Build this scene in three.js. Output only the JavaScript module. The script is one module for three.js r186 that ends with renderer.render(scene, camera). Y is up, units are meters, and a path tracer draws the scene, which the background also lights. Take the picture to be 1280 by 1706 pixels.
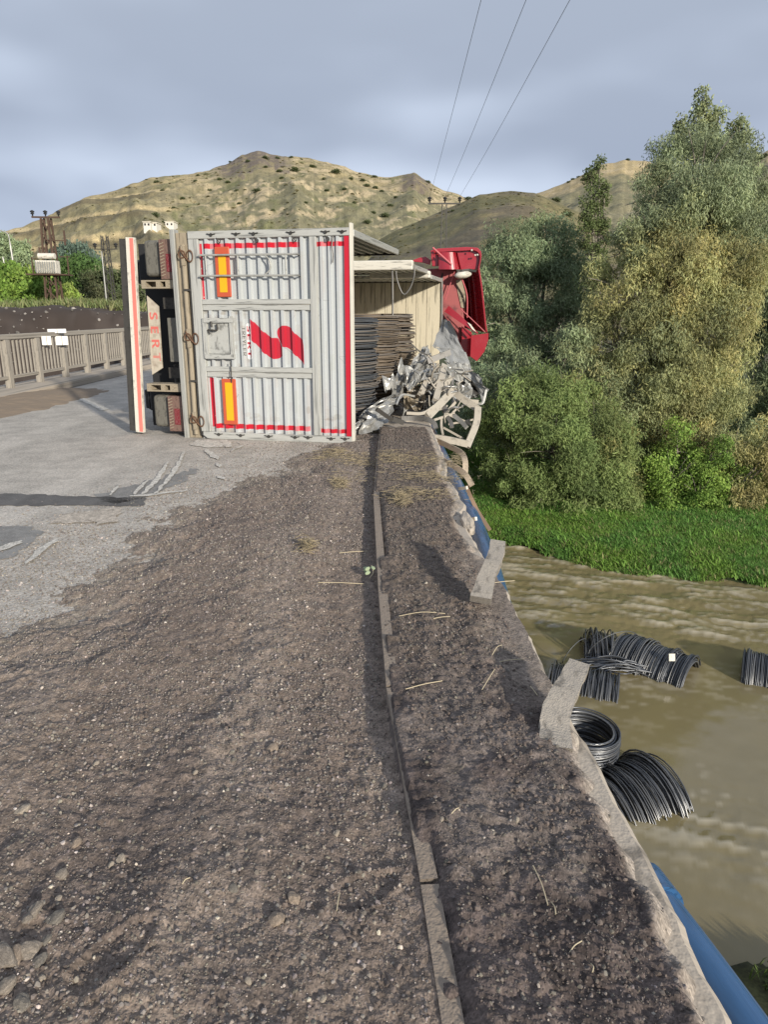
import * as THREE from 'three';
import { mergeGeometries } from 'three/addons/utils/BufferGeometryUtils.js';
import { RoundedBoxGeometry } from 'three/addons/geometries/RoundedBoxGeometry.js';

// ---------------------------------------------------------------- camera, sky, sun, exposure
const scene = new THREE.Scene();
const EYE = 1.55, PITCH = THREE.MathUtils.degToRad(15.6), FOCAL = 1183, CX = 640, CY = 853;
const camera = new THREE.PerspectiveCamera(2 * Math.atan(CY / FOCAL) * 180 / Math.PI, 769 / 1024, 0.05, 4000);
camera.position.set(0, EYE, 0);
camera.rotation.x = -PITCH;

// ---- noise
function rng(seed) { let a = seed >>> 0; return () => { a = (a + 0x6D2B79F5) | 0; let t = Math.imul(a ^ (a >>> 15), 1 | a); t = (t + Math.imul(t ^ (t >>> 7), 61 | t)) ^ t; return ((t ^ (t >>> 14)) >>> 0) / 4294967296; }; }
function h3(x, y, z) { let h = Math.imul(x, 374761393) ^ Math.imul(y, 668265263) ^ Math.imul(z, 2147483647 - 1274126177); h = Math.imul(h ^ (h >>> 13), 1274126177); h ^= h >>> 16; h = Math.imul(h, 2246822519); return ((h ^ (h >>> 15)) >>> 0) / 4294967296; }
const fade = (t) => t * t * (3 - 2 * t), lerp = (a, b, t) => a + (b - a) * t, clamp = (v, a = 0, b = 1) => Math.min(b, Math.max(a, v));
const smooth = (a, b, v) => fade(clamp((v - a) / (b - a)));
function n2(x, y, s = 0) { const xi = Math.floor(x), yi = Math.floor(y), u = fade(x - xi), v = fade(y - yi); return lerp(lerp(h3(xi, yi, s), h3(xi + 1, yi, s), u), lerp(h3(xi, yi + 1, s), h3(xi + 1, yi + 1, s), u), v) * 2 - 1; }
function n3(x, y, z) { const zi = Math.floor(z), w = fade(z - zi); return lerp(n2(x, y, zi), n2(x, y, zi + 1), w); }
function fbm(x, y, o = 4, s = 0) { let a = 0.5, f = 1, t = 0; for (let i = 0; i < o; i++) { t += a * n2(x * f + i * 17.3, y * f - i * 9.1, s + i); f *= 2.03; a *= 0.5; } return t; }
function fbm3(x, y, z, o = 3) { let a = 0.5, f = 1, t = 0; for (let i = 0; i < o; i++) { t += a * n3(x * f + i * 7.7, y * f, z * f + i * 3.1); f *= 2.03; a *= 0.5; } return t; }
function table(pts, x) { // piecewise linear
  if (x <= pts[0][0]) return pts[0][1];
  for (let i = 1; i < pts.length; i++) if (x <= pts[i][0]) { const t = (x - pts[i - 1][0]) / (pts[i][0] - pts[i - 1][0]); return lerp(pts[i - 1][1], pts[i][1], t); }
  return pts[pts.length - 1][1];
}

// slate overcast with soft lighter rolls of cloud, all round the horizon
{
  const W = 1024, H = 512, d = new Float32Array(W * H * 4);
  for (let j = 0; j < H; j++) for (let i = 0; i < W; i++) {
    const phi = ((i + 0.5) / W - 0.5) * 2 * Math.PI, th = ((j + 0.5) / H - 0.5) * Math.PI;
    const y = Math.sin(th), x = Math.cos(th) * Math.cos(phi), z = Math.cos(th) * Math.sin(phi), o = (j * W + i) * 4;
    const yy = Math.max(y, 0);
    const q = 1 / (yy + 0.22);
    const a = fbm3(x * q * 0.9 + 5, z * q * 0.9, 1.3, 5), b = fbm3(x * 3.2, y * 10, z * 3.2 + 9, 4);
    const cc = fbm3(x * 1.6 + 3, y * 6.5 + 1, z * 1.6 + 4, 3); let c = smooth(-0.22, 0.42, a * 0.5 + b * 0.55 + cc * 0.75 + 0.02 - yy * 0.16 + 0.16 * smooth(0.3, 0.04, yy));
    const low = smooth(0.42, 0.0, yy);
    let r = lerp(0.315, 0.50, c), g = lerp(0.365, 0.575, c), bl = lerp(0.46, 0.71, c);
    r *= lerp(1.05, 0.9, low * (1 - c)); g *= lerp(1.04, 0.92, low * (1 - c)); bl *= lerp(1.02, 0.96, low * (1 - c));
    if (y < 0) { const k = smooth(0, -0.15, y); r = lerp(r, 0.16, k); g = lerp(g, 0.15, k); bl = lerp(bl, 0.13, k); }
    d[o] = r; d[o + 1] = g; d[o + 2] = bl; d[o + 3] = 1;
  }
  const t = new THREE.DataTexture(d, W, H, THREE.RGBAFormat, THREE.FloatType);
  t.mapping = THREE.EquirectangularReflectionMapping; t.magFilter = THREE.LinearFilter; t.minFilter = THREE.LinearFilter; t.needsUpdate = true;
  scene.background = t; scene.environment = t; scene.environmentIntensity = 1;
}
const SUN_AZ = THREE.MathUtils.degToRad(37), SUN_EL = THREE.MathUtils.degToRad(18);
const sun = new THREE.DirectionalLight(new THREE.Color(1, 0.93, 0.81), 4.1);
sun.position.set(Math.sin(SUN_AZ) * Math.cos(SUN_EL), Math.sin(SUN_EL), Math.cos(SUN_AZ) * Math.cos(SUN_EL)).multiplyScalar(80);
sun.castShadow = true; sun.shadow.mapSize.set(2048, 2048); sun.shadow.radius = 4;
Object.assign(sun.shadow.camera, { left: -45, right: 45, top: 40, bottom: -40, near: 1, far: 250 });
scene.add(sun); scene.add(sun.target); sun.target.position.set(0, 0, -12);
const renderer = new THREE.WebGLRenderer({ antialias: true });
renderer.setSize(769, 1024);
renderer.toneMapping = THREE.LinearToneMapping;
renderer.toneMappingExposure = 1.28;
renderer.shadowMap.enabled = true;

// ---------------------------------------------------------------- helpers
const V = (x, y, z) => new THREE.Vector3(x, y, z);
const sP = Math.sin(PITCH), cP = Math.cos(PITCH);
function ray(px, py) { const x = (px - CX) / FOCAL, y = (CY - py) / FOCAL; return V(x, y * cP - sP, -y * sP - cP); }
const atH = (px, py, h) => { const d = ray(px, py), t = (h - EYE) / d.y; return V(d.x * t, h, d.z * t); };   // a point of known height
const atZ = (px, py, z) => { const d = ray(px, py), t = -z / d.z; return V(d.x * t, EYE + d.y * t, -z); };   // a point of known distance
const used = {};
function numbered(n) { const k = used[n] = (used[n] ?? -1) + 1; return k ? n + '_' + String(k).padStart(3, '0') : n; }
function tag(o, label, category, group, kind) { if (label) o.userData.label = label; if (category) o.userData.category = category; if (group) o.userData.group = group; if (kind) o.userData.kind = kind; return o; }
function mesh(name, geo, mat, parent = scene) { const m = new THREE.Mesh(geo, mat); m.name = parent === scene ? numbered(name) : name; m.castShadow = m.receiveShadow = true; parent.add(m); return m; }
function thing(name, label, category, pos, group) { const g = new THREE.Group(); g.name = numbered(name); if (pos) g.position.copy(pos); scene.add(g); return tag(g, label, category, group); }
function setting(name, geo, mat, label) { const m = mesh(name, geo, mat); m.userData.kind = 'structure'; if (label) m.userData.label = label; return m; }
function merge(list) {
  return mergeGeometries(list.map((g) => { const n = g.index ? g.toNonIndexed() : g; for (const k of Object.keys(n.attributes)) if (!['position', 'normal', 'uv'].includes(k)) n.deleteAttribute(k); if (!n.attributes.normal) n.computeVertexNormals(); if (!n.attributes.uv) n.setAttribute('uv', new THREE.BufferAttribute(new Float32Array(n.attributes.position.count * 2), 2)); return n; }));
}
function box(x0, x1, y0, y1, z0, z1, r = 0) { const w = x1 - x0, h = y1 - y0, d = z1 - z0; const g = r ? new RoundedBoxGeometry(w, h, d, 2, Math.min(r, w / 2.1, h / 2.1, d / 2.1)) : new THREE.BoxGeometry(w, h, d); return g.translate((x0 + x1) / 2, (y0 + y1) / 2, (z0 + z1) / 2); }
function fromQuads(quads) { // quads of four Vector3, flat shaded; a fifth entry holds [u0, v0, u1, v1]
  const p = [], uv = [];
  for (const [a, b, c, d, k] of quads) { for (const v of [a, b, c, a, c, d]) p.push(v.x, v.y, v.z); const [u0, v0, u1, v1] = k ?? [0, 0, 1, 1]; uv.push(u0, v0, u1, v0, u1, v1, u0, v0, u1, v1, u0, v1); }
  const g = new THREE.BufferGeometry(); g.setAttribute('position', new THREE.Float32BufferAttribute(p, 3)); g.setAttribute('uv', new THREE.Float32BufferAttribute(uv, 2)); g.computeVertexNormals(); return g;
}
function beam(pts, w, h, up = V(0, 1, 0)) { // rectangular bar swept along points; w, h numbers or arrays
  const n = pts.length, rings = [];
  for (let i = 0; i < n; i++) {
    const t = pts[Math.min(i + 1, n - 1)].clone().sub(pts[Math.max(i - 1, 0)]).normalize();
    let s = t.clone().cross(up); if (s.lengthSq() < 1e-4) s = t.clone().cross(V(1, 0, 0)); s.normalize();
    const u = s.clone().cross(t).normalize(), ww = (w[i] ?? w) / 2, hh = (h[i] ?? h) / 2;
    rings.push([[1, 1], [-1, 1], [-1, -1], [1, -1]].map(([a, b]) => pts[i].clone().addScaledVector(s, a * ww).addScaledVector(u, b * hh)));
  }
  const q = []; let s0 = 0;
  for (let i = 0; i < n - 1; i++) { const s1 = s0 + pts[i].distanceTo(pts[i + 1]); for (let k = 0; k < 4; k++) { const l = (k + 1) % 4, b = k * 0.37, c = b + rings[i][k].distanceTo(rings[i][l]); q.push([rings[i][k], rings[i][l], rings[i + 1][l], rings[i + 1][k], [b, s0, c, s1]]); } s0 = s1; }
  q.push([...rings[0]].reverse(), rings[n - 1]);
  return fromQuads(q);
}
const curvePts = (pts, n) => new THREE.CatmullRomCurve3(pts).getPoints(n);
function tube(pts, r, radial = 6, seg) { return pts.length === 2 ? new THREE.TubeGeometry(new THREE.LineCurve3(pts[0], pts[1]), 1, r, radial) : new THREE.TubeGeometry(new THREE.CatmullRomCurve3(pts), seg ?? pts.length * 5, r, radial); }
function taper(pts, r0, r1, radial = 7) { // tapered limb
  const c = new THREE.CatmullRomCurve3(pts), N = Math.max(4, pts.length * 3), g = new THREE.TubeGeometry(c, N, 1, radial), P = g.attributes.position;
  for (let i = 0; i <= N; i++) { const q = c.getPointAt(i / N), r = lerp(r0, r1, i / N); for (let k = 0; k <= radial; k++) { const j = i * (radial + 1) + k; P.setXYZ(j, q.x + (P.getX(j) - q.x) * r, q.y + (P.getY(j) - q.y) * r, q.z + (P.getZ(j) - q.z) * r); } }
  g.computeVertexNormals(); return g;
}
// ---- textures: tiling noise
function tile(size, per, fn) { // fn(x, y, wrapNoise) -> [r,g,b] 0..1 ; x, y in periods
  const d = new Uint8Array(size * size * 4);
  const wn = (x, y, p, s) => { const xi = Math.floor(x), yi = Math.floor(y), u = fade(x - xi), v = fade(y - yi), m = (a) => ((a % p) + p) % p; return lerp(lerp(h3(m(xi), m(yi), s), h3(m(xi + 1), m(yi), s), u), lerp(h3(m(xi), m(yi + 1), s), h3(m(xi + 1), m(yi + 1), s), u), v); };
  for (let j = 0; j < size; j++) for (let i = 0; i < size; i++) { const c = fn(i / size, j / size, (f, s) => wn(i / size * f, j / size * f, f, s)); const o = (j * size + i) * 4; for (let k = 0; k < 3; k++) d[o + k] = clamp(c[k] ?? c[0]) * 255; d[o + 3] = 255; }
  return d;
}
function tex(data, size, srgb, rx = 1, ry = rx) { const t = new THREE.DataTexture(data, size, size); t.wrapS = t.wrapT = THREE.RepeatWrapping; t.magFilter = THREE.LinearFilter; t.minFilter = THREE.LinearMipmapLinearFilter; t.repeat.set(rx, ry); if (srgb) t.colorSpace = THREE.SRGBColorSpace; t.needsUpdate = true; return t; }
const grainData = tile(512, 1, (x, y, w) => { const s = w(128, 3), b = w(64, 4), m = w(24, 5), l = w(9, 6), p = w(90, 9); let v = 0.8 + (s - 0.5) * 0.26 + (b - 0.5) * 0.2 + (m - 0.5) * 0.16 + (l - 0.5) * 0.1; if (p > 0.86) v += 0.14; return [v, v * 0.985, v * 0.96]; });
const grainBump = tile(512, 1, (x, y, w) => { const v = w(128, 3) * 0.25 + w(64, 4) * 0.35 + w(32, 5) * 0.3 + w(12, 6) * 0.25; return [v, v, v]; });
const asphaltData = tile(512, 1, (x, y, w) => { let v = 0.86 + (w(256, 3) - 0.5) * 0.26 + (w(128, 8) - 0.5) * 0.14 + (w(5, 5) - 0.5) * 0.12 + (w(14, 6) - 0.5) * 0.08; return [v, v * 0.995, v * 0.985]; });
const dirtyData = tile(512, 1, (x, y, w) => { const a = w(6, 3) * 0.5 + w(14, 4) * 0.3 + w(40, 5) * 0.2, st = w(90, 8); let v = 0.95 - smooth(0.5, 0.85, a) * 0.28 - (st - 0.5) * 0.05; return [v, v * 0.985, v * 0.95]; });
const roughData = tile(256, 1, (x, y, w) => { const v = 0.45 + w(7, 3) * 0.3 + w(30, 4) * 0.2; return [v, v, v]; });
const std = (o) => new THREE.MeshStandardMaterial({ roughness: 0.9, side: THREE.DoubleSide, ...o });
const rgb = (r, g, b) => new THREE.Color().setRGB(r, g, b);
const M = {
  dirt: std({ vertexColors: true, map: tex(grainData, 512, true, 2.4), bumpMap: tex(grainBump, 512, false, 2.4), bumpScale: 0.0045, roughness: 0.95 }),
  asphalt: std({ color: rgb(0.60, 0.55, 0.485), map: tex(asphaltData, 512, true, 0.6), bumpMap: tex(grainBump, 512, false, 1.3), bumpScale: 0.006, roughness: 0.85 }),
  concrete: std({ color: rgb(0.50, 0.445, 0.39), map: tex(dirtyData, 512, true, 1.7), bumpMap: tex(grainBump, 512, false, 1.6), bumpScale: 0.003, roughness: 0.92 }),
  kerb: std({ color: rgb(0.30, 0.248, 0.208), map: tex(dirtyData, 512, true, 2.2), bumpMap: tex(grainBump, 512, false, 2), bumpScale: 0.004 }),
  gravel: std({ color: rgb(1, 1, 1), roughness: 0.9 }),
  panel: std({ color: rgb(0.52, 0.535, 0.54), map: tex(dirtyData, 512, true, 0.8), roughness: 0.5, metalness: 0.15 }),
  alu: std({ color: rgb(0.5, 0.51, 0.505), map: tex(dirtyData, 512, true, 1.3), roughness: 0.45, metalness: 0.35 }),
  dusty: std({ color: rgb(0.36, 0.31, 0.24), map: tex(dirtyData, 512, true, 1.7), roughness: 0.8 }),
  black: std({ color: rgb(0.02, 0.02, 0.021), roughness: 0.75 }),
  darkSteel: std({ color: rgb(0.075, 0.072, 0.07), roughness: 0.6, metalness: 0.3, map: tex(dirtyData, 512, true, 2) }),
  fender: std({ color: rgb(0.16, 0.155, 0.14), roughness: 0.6, map: tex(dirtyData, 512, true, 2) }),
  white: std({ color: rgb(0.74, 0.72, 0.67), roughness: 0.55, map: tex(dirtyData, 512, true, 1.5) }),
  redTape: std({ color: rgb(0.5, 0.012, 0.03), roughness: 0.4 }),
  fadedRed: std({ color: rgb(0.72, 0.2, 0.16), roughness: 0.5 }),
  orange: std({ color: rgb(0.5, 0.09, 0.04), roughness: 0.4 }),
  yellow: std({ color: rgb(0.74, 0.40, 0.01), roughness: 0.4 }),
  cream: std({ color: rgb(0.66, 0.61, 0.50), roughness: 0.6, map: tex(dirtyData, 512, true, 0.8) }),
  red: new THREE.MeshPhysicalMaterial({ color: rgb(0.30, 0.012, 0.022), roughness: 0.35, clearcoat: 0.7, clearcoatRoughness: 0.2, side: THREE.DoubleSide, roughnessMap: tex(roughData, 256, false, 1.5) }),
  wire: std({ color: rgb(0.13, 0.135, 0.145), roughness: 0.42, metalness: 0.7 }),
  rustWire: std({ color: rgb(0.21, 0.165, 0.12), roughness: 0.65, metalness: 0.35 }),
  paleWire: std({ color: rgb(0.22, 0.22, 0.22), roughness: 0.38, metalness: 0.7 }), mutedWire: std({ color: rgb(0.2, 0.175, 0.15), roughness: 0.6, metalness: 0.3 }),
  greyWire: std({ color: rgb(0.12, 0.125, 0.13), roughness: 0.5, metalness: 0.5 }),
  sheet: std({ color: rgb(0.43, 0.435, 0.44), roughness: 0.38, metalness: 0.45, map: tex(dirtyData, 512, true, 1) }),
  tarp: std({ color: rgb(0.40, 0.41, 0.42), roughness: 0.6, map: tex(dirtyData, 512, true, 1) }),
  wood: std({ color: rgb(0.42, 0.39, 0.35), roughness: 0.75, map: tex(dirtyData, 512, true, 2) }),
  greyBar: std({ color: rgb(0.22, 0.215, 0.215), roughness: 0.5, metalness: 0.4, map: tex(dirtyData, 512, true, 2) }),
  railPaint: std({ color: rgb(0.37, 0.345, 0.315), roughness: 0.8, map: tex(dirtyData, 512, true, 1.5) }),
  rust: std({ color: rgb(0.14, 0.075, 0.045), roughness: 0.85, map: tex(dirtyData, 512, true, 1) }),
  redDull: std({ color: rgb(0.34, 0.075, 0.08), roughness: 0.6, map: tex(dirtyData, 512, true, 0.7) }),
  bark: std({ color: rgb(0.25, 0.22, 0.18), roughness: 0.95 }),
  straw: std({ color: rgb(0.5, 0.42, 0.28), roughness: 0.85 }),
  pipe: new THREE.MeshPhysicalMaterial({ map: tex(dirtyData, 512, true, 6, 1), color: rgb(0.035, 0.115, 0.28), roughness: 0.36, clearcoat: 0.25, clearcoatRoughness: 0.4, roughnessMap: tex(roughData, 256, false, 3) }),
};

// ---------------------------------------------------------------- terrain, river, hills
const WATER = -4.2;
const farBank = [[-60, -40], [-20, -27], [-8, -22], [0, -19.4], [3, -17.8], [5.1, -15.75], [8.45, -14.6], [14, -13.6], [25, -12.5], [60, -12]];
const nearBank = [[-60, -24], [-20, -12], [-8, -6.5], [0, -5], [3.4, -5.15], [10, -3.2], [25, 0], [60, 2]];
function terrainH(x, z) {
  const zf = table(farBank, x), zn = table(nearBank, x);
  const wob = fbm(x * 0.5, z * 0.5, 3, 40) * 0.5;
  let h;
  if (z < zn && z > zf) { const e = Math.min(zn - z, z - zf); h = WATER - Math.min(0.9, e * 0.5) - 0.02; }
  else {
    const d = z <= zf ? zf - z : z - zn;
    const right = table([[0, 0.06], [0.6, 0.22], [4.5, 0.62], [9, 1.5], [18, 2.2], [40, 3], [90, 3.6]], d), left = table([[0, 0.06], [2, 1.2], [5, 3.0], [9, 3.7], [40, 4.1], [90, 4.3]], d);
    const k = z > -3 ? smooth(6, -1, x) : smooth(1, -7.6, x);
    h = WATER + lerp(right, left, k) + wob * 0.22 * smooth(0, 2, d);
  }
  return h;
}
{
  const NA = 400, radii = []; for (let r = 0.8; r < 2600; r *= r < 60 ? 1.03 : 1.06) radii.push(r);
  const pos = [], col = [], uv = [], idx = [];
  for (let j = 0; j < radii.length; j++) for (let i = 0; i <= NA; i++) {
    const a = i / NA * Math.PI * 2, x = Math.sin(a) * radii[j], z = -Math.cos(a) * radii[j] - 4;
    const y = terrainH(x, z); pos.push(x, y, z); uv.push(x, z);
    const g = fbm(x * 0.13, z * 0.13, 4, 60), wet = smooth(WATER + 0.25, WATER + 0.02, y);
    const grassy = smooth(-0.25, 0.3, g) * smooth(2, 6, Math.hypot(x, z));
    let c = [lerp(0.18, 0.10, grassy), lerp(0.15, 0.115, grassy), lerp(0.085, 0.04, grassy)];
    if (x > -1 && z < -8 && z > -60) { const k = smooth(-1, 1.5, x) * smooth(-60, -30, z); c = [lerp(c[0], 0.045, k), lerp(c[1], 0.075, k), lerp(c[2], 0.016, k)]; }
    c = c.map((v) => lerp(v, v * 0.5, wet));
    col.push(...c);
  }
  for (let j = 0; j < radii.length - 1; j++) for (let i = 0; i < NA; i++) { const a = j * (NA + 1) + i, b = a + NA + 1; idx.push(a, b, a + 1, b, b + 1, a + 1); }
  const g = new THREE.BufferGeometry(); g.setAttribute('position', new THREE.Float32BufferAttribute(pos, 3)); g.setAttribute('color', new THREE.Float32BufferAttribute(col, 3)); g.setAttribute('uv', new THREE.Float32BufferAttribute(uv, 2)); g.setIndex(idx); g.computeVertexNormals();
  setting('ground', g, std({ vertexColors: true, map: tex(grainData, 512, true, 0.5), roughness: 1 }), 'grassy valley floor and river banks');
}
// muddy river
const COILS = [[4.1, -10.7, 1], [3.0, -10, 0.8], [6.0, -10.1, 1], [2.7, -7.9, 0.7], [3.3, -7.4, 1.2]];
{
  const NX = 520, NZ = 380, pos = [], col = [], idx = [];
  const fx = (u) => 5 + Math.sinh((u - 0.5) * 6.4) * 3.1, fz = (v) => lerp(-26, 3, v);
  for (let j = 0; j <= NZ; j++) for (let i = 0; i <= NX; i++) {
    const x = fx(i / NX), z = fz(j / NZ);
    // flow runs from under the bridge to the right; ripples are stretched along it
    const s = x * 0.93 + z * 0.3, n = -x * 0.3 + z * 0.93;
    const zf = table(farBank, x), rapid = smooth(-11.2, -13.2, z + fbm(x * 0.5, z * 0.5, 2, 3) * 1.6) * smooth(11, 6.5, x) * smooth(-3, 0, x);
    const wake = Math.exp(-(((x - 3.9) / 0.9) ** 2 + ((z + 6.7) / 0.75) ** 2));
    const big = fbm(s * 1.0, n * 4.4, 4, 21), fine = fbm(s * 2.6, n * 11, 3, 31), calm = fbm(s * 1.1 + 9, n * 1.6, 3, 41), tiny = fbm(s * 5, n * 7, 2, 51);
    let y = WATER + calm * 0.007 + tiny * 0.003 + rapid * (big * 0.06 + fine * 0.04) + wake * fine * 0.03;
    pos.push(x, y, z);
    let wk = 0; for (const [wx, wz, wl] of COILS) { const ds = s - (wx * 0.93 + wz * 0.3), dn = n - (-wx * 0.3 + wz * 0.93); wk += Math.exp(-((dn / 0.75) ** 2)) * smooth(-1.0, 0.3, ds) * smooth(2.6 * wl, 0.6, ds); }
    y += wk * fine * 0.03;
    const foam = wk * smooth(0.05, 0.4, fine + big * 0.3) * 0.28 + rapid * smooth(0.04, 0.45, big * 0.7 + fine * 0.8) * 0.55 + wake * smooth(0.1, 0.4, fine) * 0.22;
    const m = 1 + fbm(s * 0.35, n * 0.6, 3, 71) * 0.16;
    col.push(lerp(0.222 * m, 0.62, foam), lerp(0.182 * m, 0.55, foam), lerp(0.092 * m, 0.42, foam));
  }
  for (let j = 0; j < NZ; j++) for (let i = 0; i < NX; i++) { const a = j * (NX + 1) + i, b = a + NX + 1; idx.push(a, b, a + 1, b, b + 1, a + 1); }
  const g = new THREE.BufferGeometry(); g.setAttribute('position', new THREE.Float32BufferAttribute(pos, 3)); g.setAttribute('color', new THREE.Float32BufferAttribute(col, 3)); g.setIndex(idx); g.computeVertexNormals();
  setting('river', g, std({ vertexColors: true, roughness: 0.09 }), 'muddy brown river with pale rapids upstream');
}
// hills: a crest line at a distance, slopes rising to it with gullies, terraces and rock
const hillAt = [];
function hill(name, label, crestPx, D, D0, opt) {
  const crest = crestPx.map(([x, y]) => { const d = ray(x, y), hz = Math.hypot(d.x, d.z); return [Math.atan2(d.x, -d.z), d.y / hz]; });
  const a0 = crest[0][0], a1 = crest[crest.length - 1][0], NA = opt.na, NR = opt.nr ?? 150;
  const pos = [], col = [], idx = [], uv = [];
  const hAt = (az, r) => {
    const e = table(crest, az) , base = -1.5;
    const u = az * D, edge = smooth(a0, a0 + 0.05, az) * smooth(a1, a1 - 0.05, az);
    const crestH = EYE + e * D + fbm(u * 0.06, 3, 4, opt.seed) * opt.rough * edge;
    const t = (r - D0) / (D - D0);
    if (t <= 0) return base;
    let q = t <= 1 ? Math.pow(t, opt.power) : Math.max(0, 1 - (t - 1) * 1.2);
    const mid = clamp(t * (1.05 - t) * 4, 0, 1);
    let h = base + (crestH - base) * q;
    const w = fbm(u * 0.012, r * 0.006, 3, opt.seed + 5) * 18;
    const gully = 1 - Math.abs(n2((u + w) * opt.gully, r * 0.004, opt.seed + 9)) * 2;
    h += mid * (gully * opt.gullyAmp + fbm(u * 0.05, r * 0.05, 4, opt.seed + 2) * opt.rough * 2.2);
    if (opt.terrace) { const k = opt.terrace(az) * mid; const st = 9.5, f = h / st - Math.floor(h / st); h = lerp(h, (Math.floor(h / st) + smooth(0.15, 0.95, f)) * st, k); }
    return h;
  };
  const rs = []; for (let j = 0; j <= NR; j++) rs.push(D0 + (D * 1.35 - D0) * (j / NR));
  for (let j = 0; j <= NR; j++) for (let i = 0; i <= NA; i++) {
    const az = lerp(a0, a1, i / NA), r = rs[j], h = hAt(az, r);
    pos.push(Math.sin(az) * r, h, -Math.cos(az) * r); uv.push(az * D * 0.1, r * 0.1 + h * 0.1);
    const t = (r - D0) / (D - D0);
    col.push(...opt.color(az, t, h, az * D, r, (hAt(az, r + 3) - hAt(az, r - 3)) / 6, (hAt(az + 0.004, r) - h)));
  }
  for (let j = 0; j < NR; j++) for (let i = 0; i < NA; i++) { const a = j * (NA + 1) + i, b = a + NA + 1; idx.push(a, a + 1, b, b, a + 1, b + 1); }
  const g = new THREE.BufferGeometry(); g.setAttribute('position', new THREE.Float32BufferAttribute(pos, 3)); g.setAttribute('color', new THREE.Float32BufferAttribute(col, 3)); g.setAttribute('uv', new THREE.Float32BufferAttribute(uv, 2)); g.setIndex(idx); g.computeVertexNormals();
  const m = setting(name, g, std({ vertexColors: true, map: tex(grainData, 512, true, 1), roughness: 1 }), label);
  hillAt.push({ hAt, m }); return hAt;
}
const mix3 = (a, b, t) => a.map((v, i) => lerp(v, b[i], clamp(t)));
const pale = [0.66, 0.53, 0.29], olive = [0.31, 0.29, 0.17], tan = [0.40, 0.36, 0.225], green = [0.21, 0.225, 0.085], rock = [0.22, 0.18, 0.145], bare = [0.68, 0.56, 0.36];
const azOf = (px, py = 300) => { const d = ray(px, py); return Math.atan2(d.x, -d.z); };
const mainHill = hill('hill', 'dry grass hill with a rocky top and terraced left shoulder',
  [[-420, 440], [-200, 430], [-60, 400], [0, 383], [40, 376], [80, 355], [120, 340], [180, 318], [250, 298], [300, 293], [350, 285], [385, 271], [403, 257], [440, 254], [480, 261], [520, 265], [550, 275], [600, 291], [650, 294], [690, 290], [715, 305], [740, 318], [770, 330], [800, 345], [850, 390], [900, 440], [960, 500]],
  520, 150, { na: 640, nr: 230, seed: 100, rough: 2.2, power: 1.25, gully: 0.022, gullyAmp: 4.5, terrace: (az) => smooth(azOf(300), azOf(180), az),
    color: (az, t, h, u, r, sl, sx) => {
      const px = 640 + Math.tan(az) * FOCAL * 0.97, a = fbm(u * 0.03, r * 0.02, 4, 11), b = fbm(u * 0.11, r * 0.07, 4, 12), c = fbm(u * 0.35, r * 0.2, 3, 13);
      let k = mix3(olive, tan, smooth(-0.3, 0.3, a) + c * 0.3);
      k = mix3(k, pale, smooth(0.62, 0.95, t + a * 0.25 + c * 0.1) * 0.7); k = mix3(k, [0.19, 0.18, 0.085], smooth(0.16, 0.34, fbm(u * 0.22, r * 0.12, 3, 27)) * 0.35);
      k = mix3(k, green, smooth(0.12, 0.4, b + a * 0.4) * 0.65 * smooth(250, 330, px));
      k = mix3(k, bare, smooth(0.16, 0.3, c * 0.6 + fbm(u * 0.05, h * 0.28, 3, 14)) * smooth(330, 400, px) * 0.9 * smooth(0.35, 0.5, t) );
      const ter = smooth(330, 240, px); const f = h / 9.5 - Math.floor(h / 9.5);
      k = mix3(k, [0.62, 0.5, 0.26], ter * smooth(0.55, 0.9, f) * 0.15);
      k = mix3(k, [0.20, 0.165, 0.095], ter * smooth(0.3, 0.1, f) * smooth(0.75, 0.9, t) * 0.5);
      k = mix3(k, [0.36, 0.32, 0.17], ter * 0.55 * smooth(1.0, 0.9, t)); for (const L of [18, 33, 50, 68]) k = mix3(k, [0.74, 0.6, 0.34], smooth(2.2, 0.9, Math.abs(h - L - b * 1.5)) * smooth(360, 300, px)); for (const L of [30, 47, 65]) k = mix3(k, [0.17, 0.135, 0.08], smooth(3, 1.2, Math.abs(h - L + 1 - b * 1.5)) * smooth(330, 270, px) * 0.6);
      const rk = Math.max(smooth(70, 30, Math.abs(px - 445 + (t - 0.95) * 60)) * smooth(0.82, 0.88, t + c * 0.1), smooth(30, 12, Math.abs(px - 688)) * smooth(0.74, 0.82, t + c * 0.05) * smooth(1.02, 0.97, t));
      k = mix3(k, rock, clamp(rk * (0.9 + c * 1.6)));
      return k.map((v) => v * (1 + c * 0.4));
    } });
const rightHill = hill('hill', 'pale dry ridge far behind the tall trees on the right',
  [[780, 400], [820, 352], [870, 330], [900, 321], [950, 300], [1000, 275], [1040, 265], [1080, 268], [1120, 285], [1180, 300], [1230, 290], [1255, 270], [1280, 256], [1340, 235], [1430, 225], [1560, 260], [1750, 330], [1900, 420]],
  470, 150, { na: 380, nr: 180, seed: 200, rough: 2, power: 1.2, gully: 0.02, gullyAmp: 6,
    color: (az, t, h, u, r) => {
      const a = fbm(u * 0.03, r * 0.02, 4, 15), c = fbm(u * 0.3, r * 0.2, 3, 16);
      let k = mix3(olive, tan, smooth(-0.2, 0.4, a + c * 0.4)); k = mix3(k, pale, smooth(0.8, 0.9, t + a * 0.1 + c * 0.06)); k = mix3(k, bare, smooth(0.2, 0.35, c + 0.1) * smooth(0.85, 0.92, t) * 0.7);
      k = mix3(k, [0.5, 0.42, 0.24], smooth(0.02, 0.008, Math.abs(t - 0.7 + a * 0.04)) * 0.6);
      return k.map((v) => v * (1 + c * 0.25));
    } });
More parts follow.
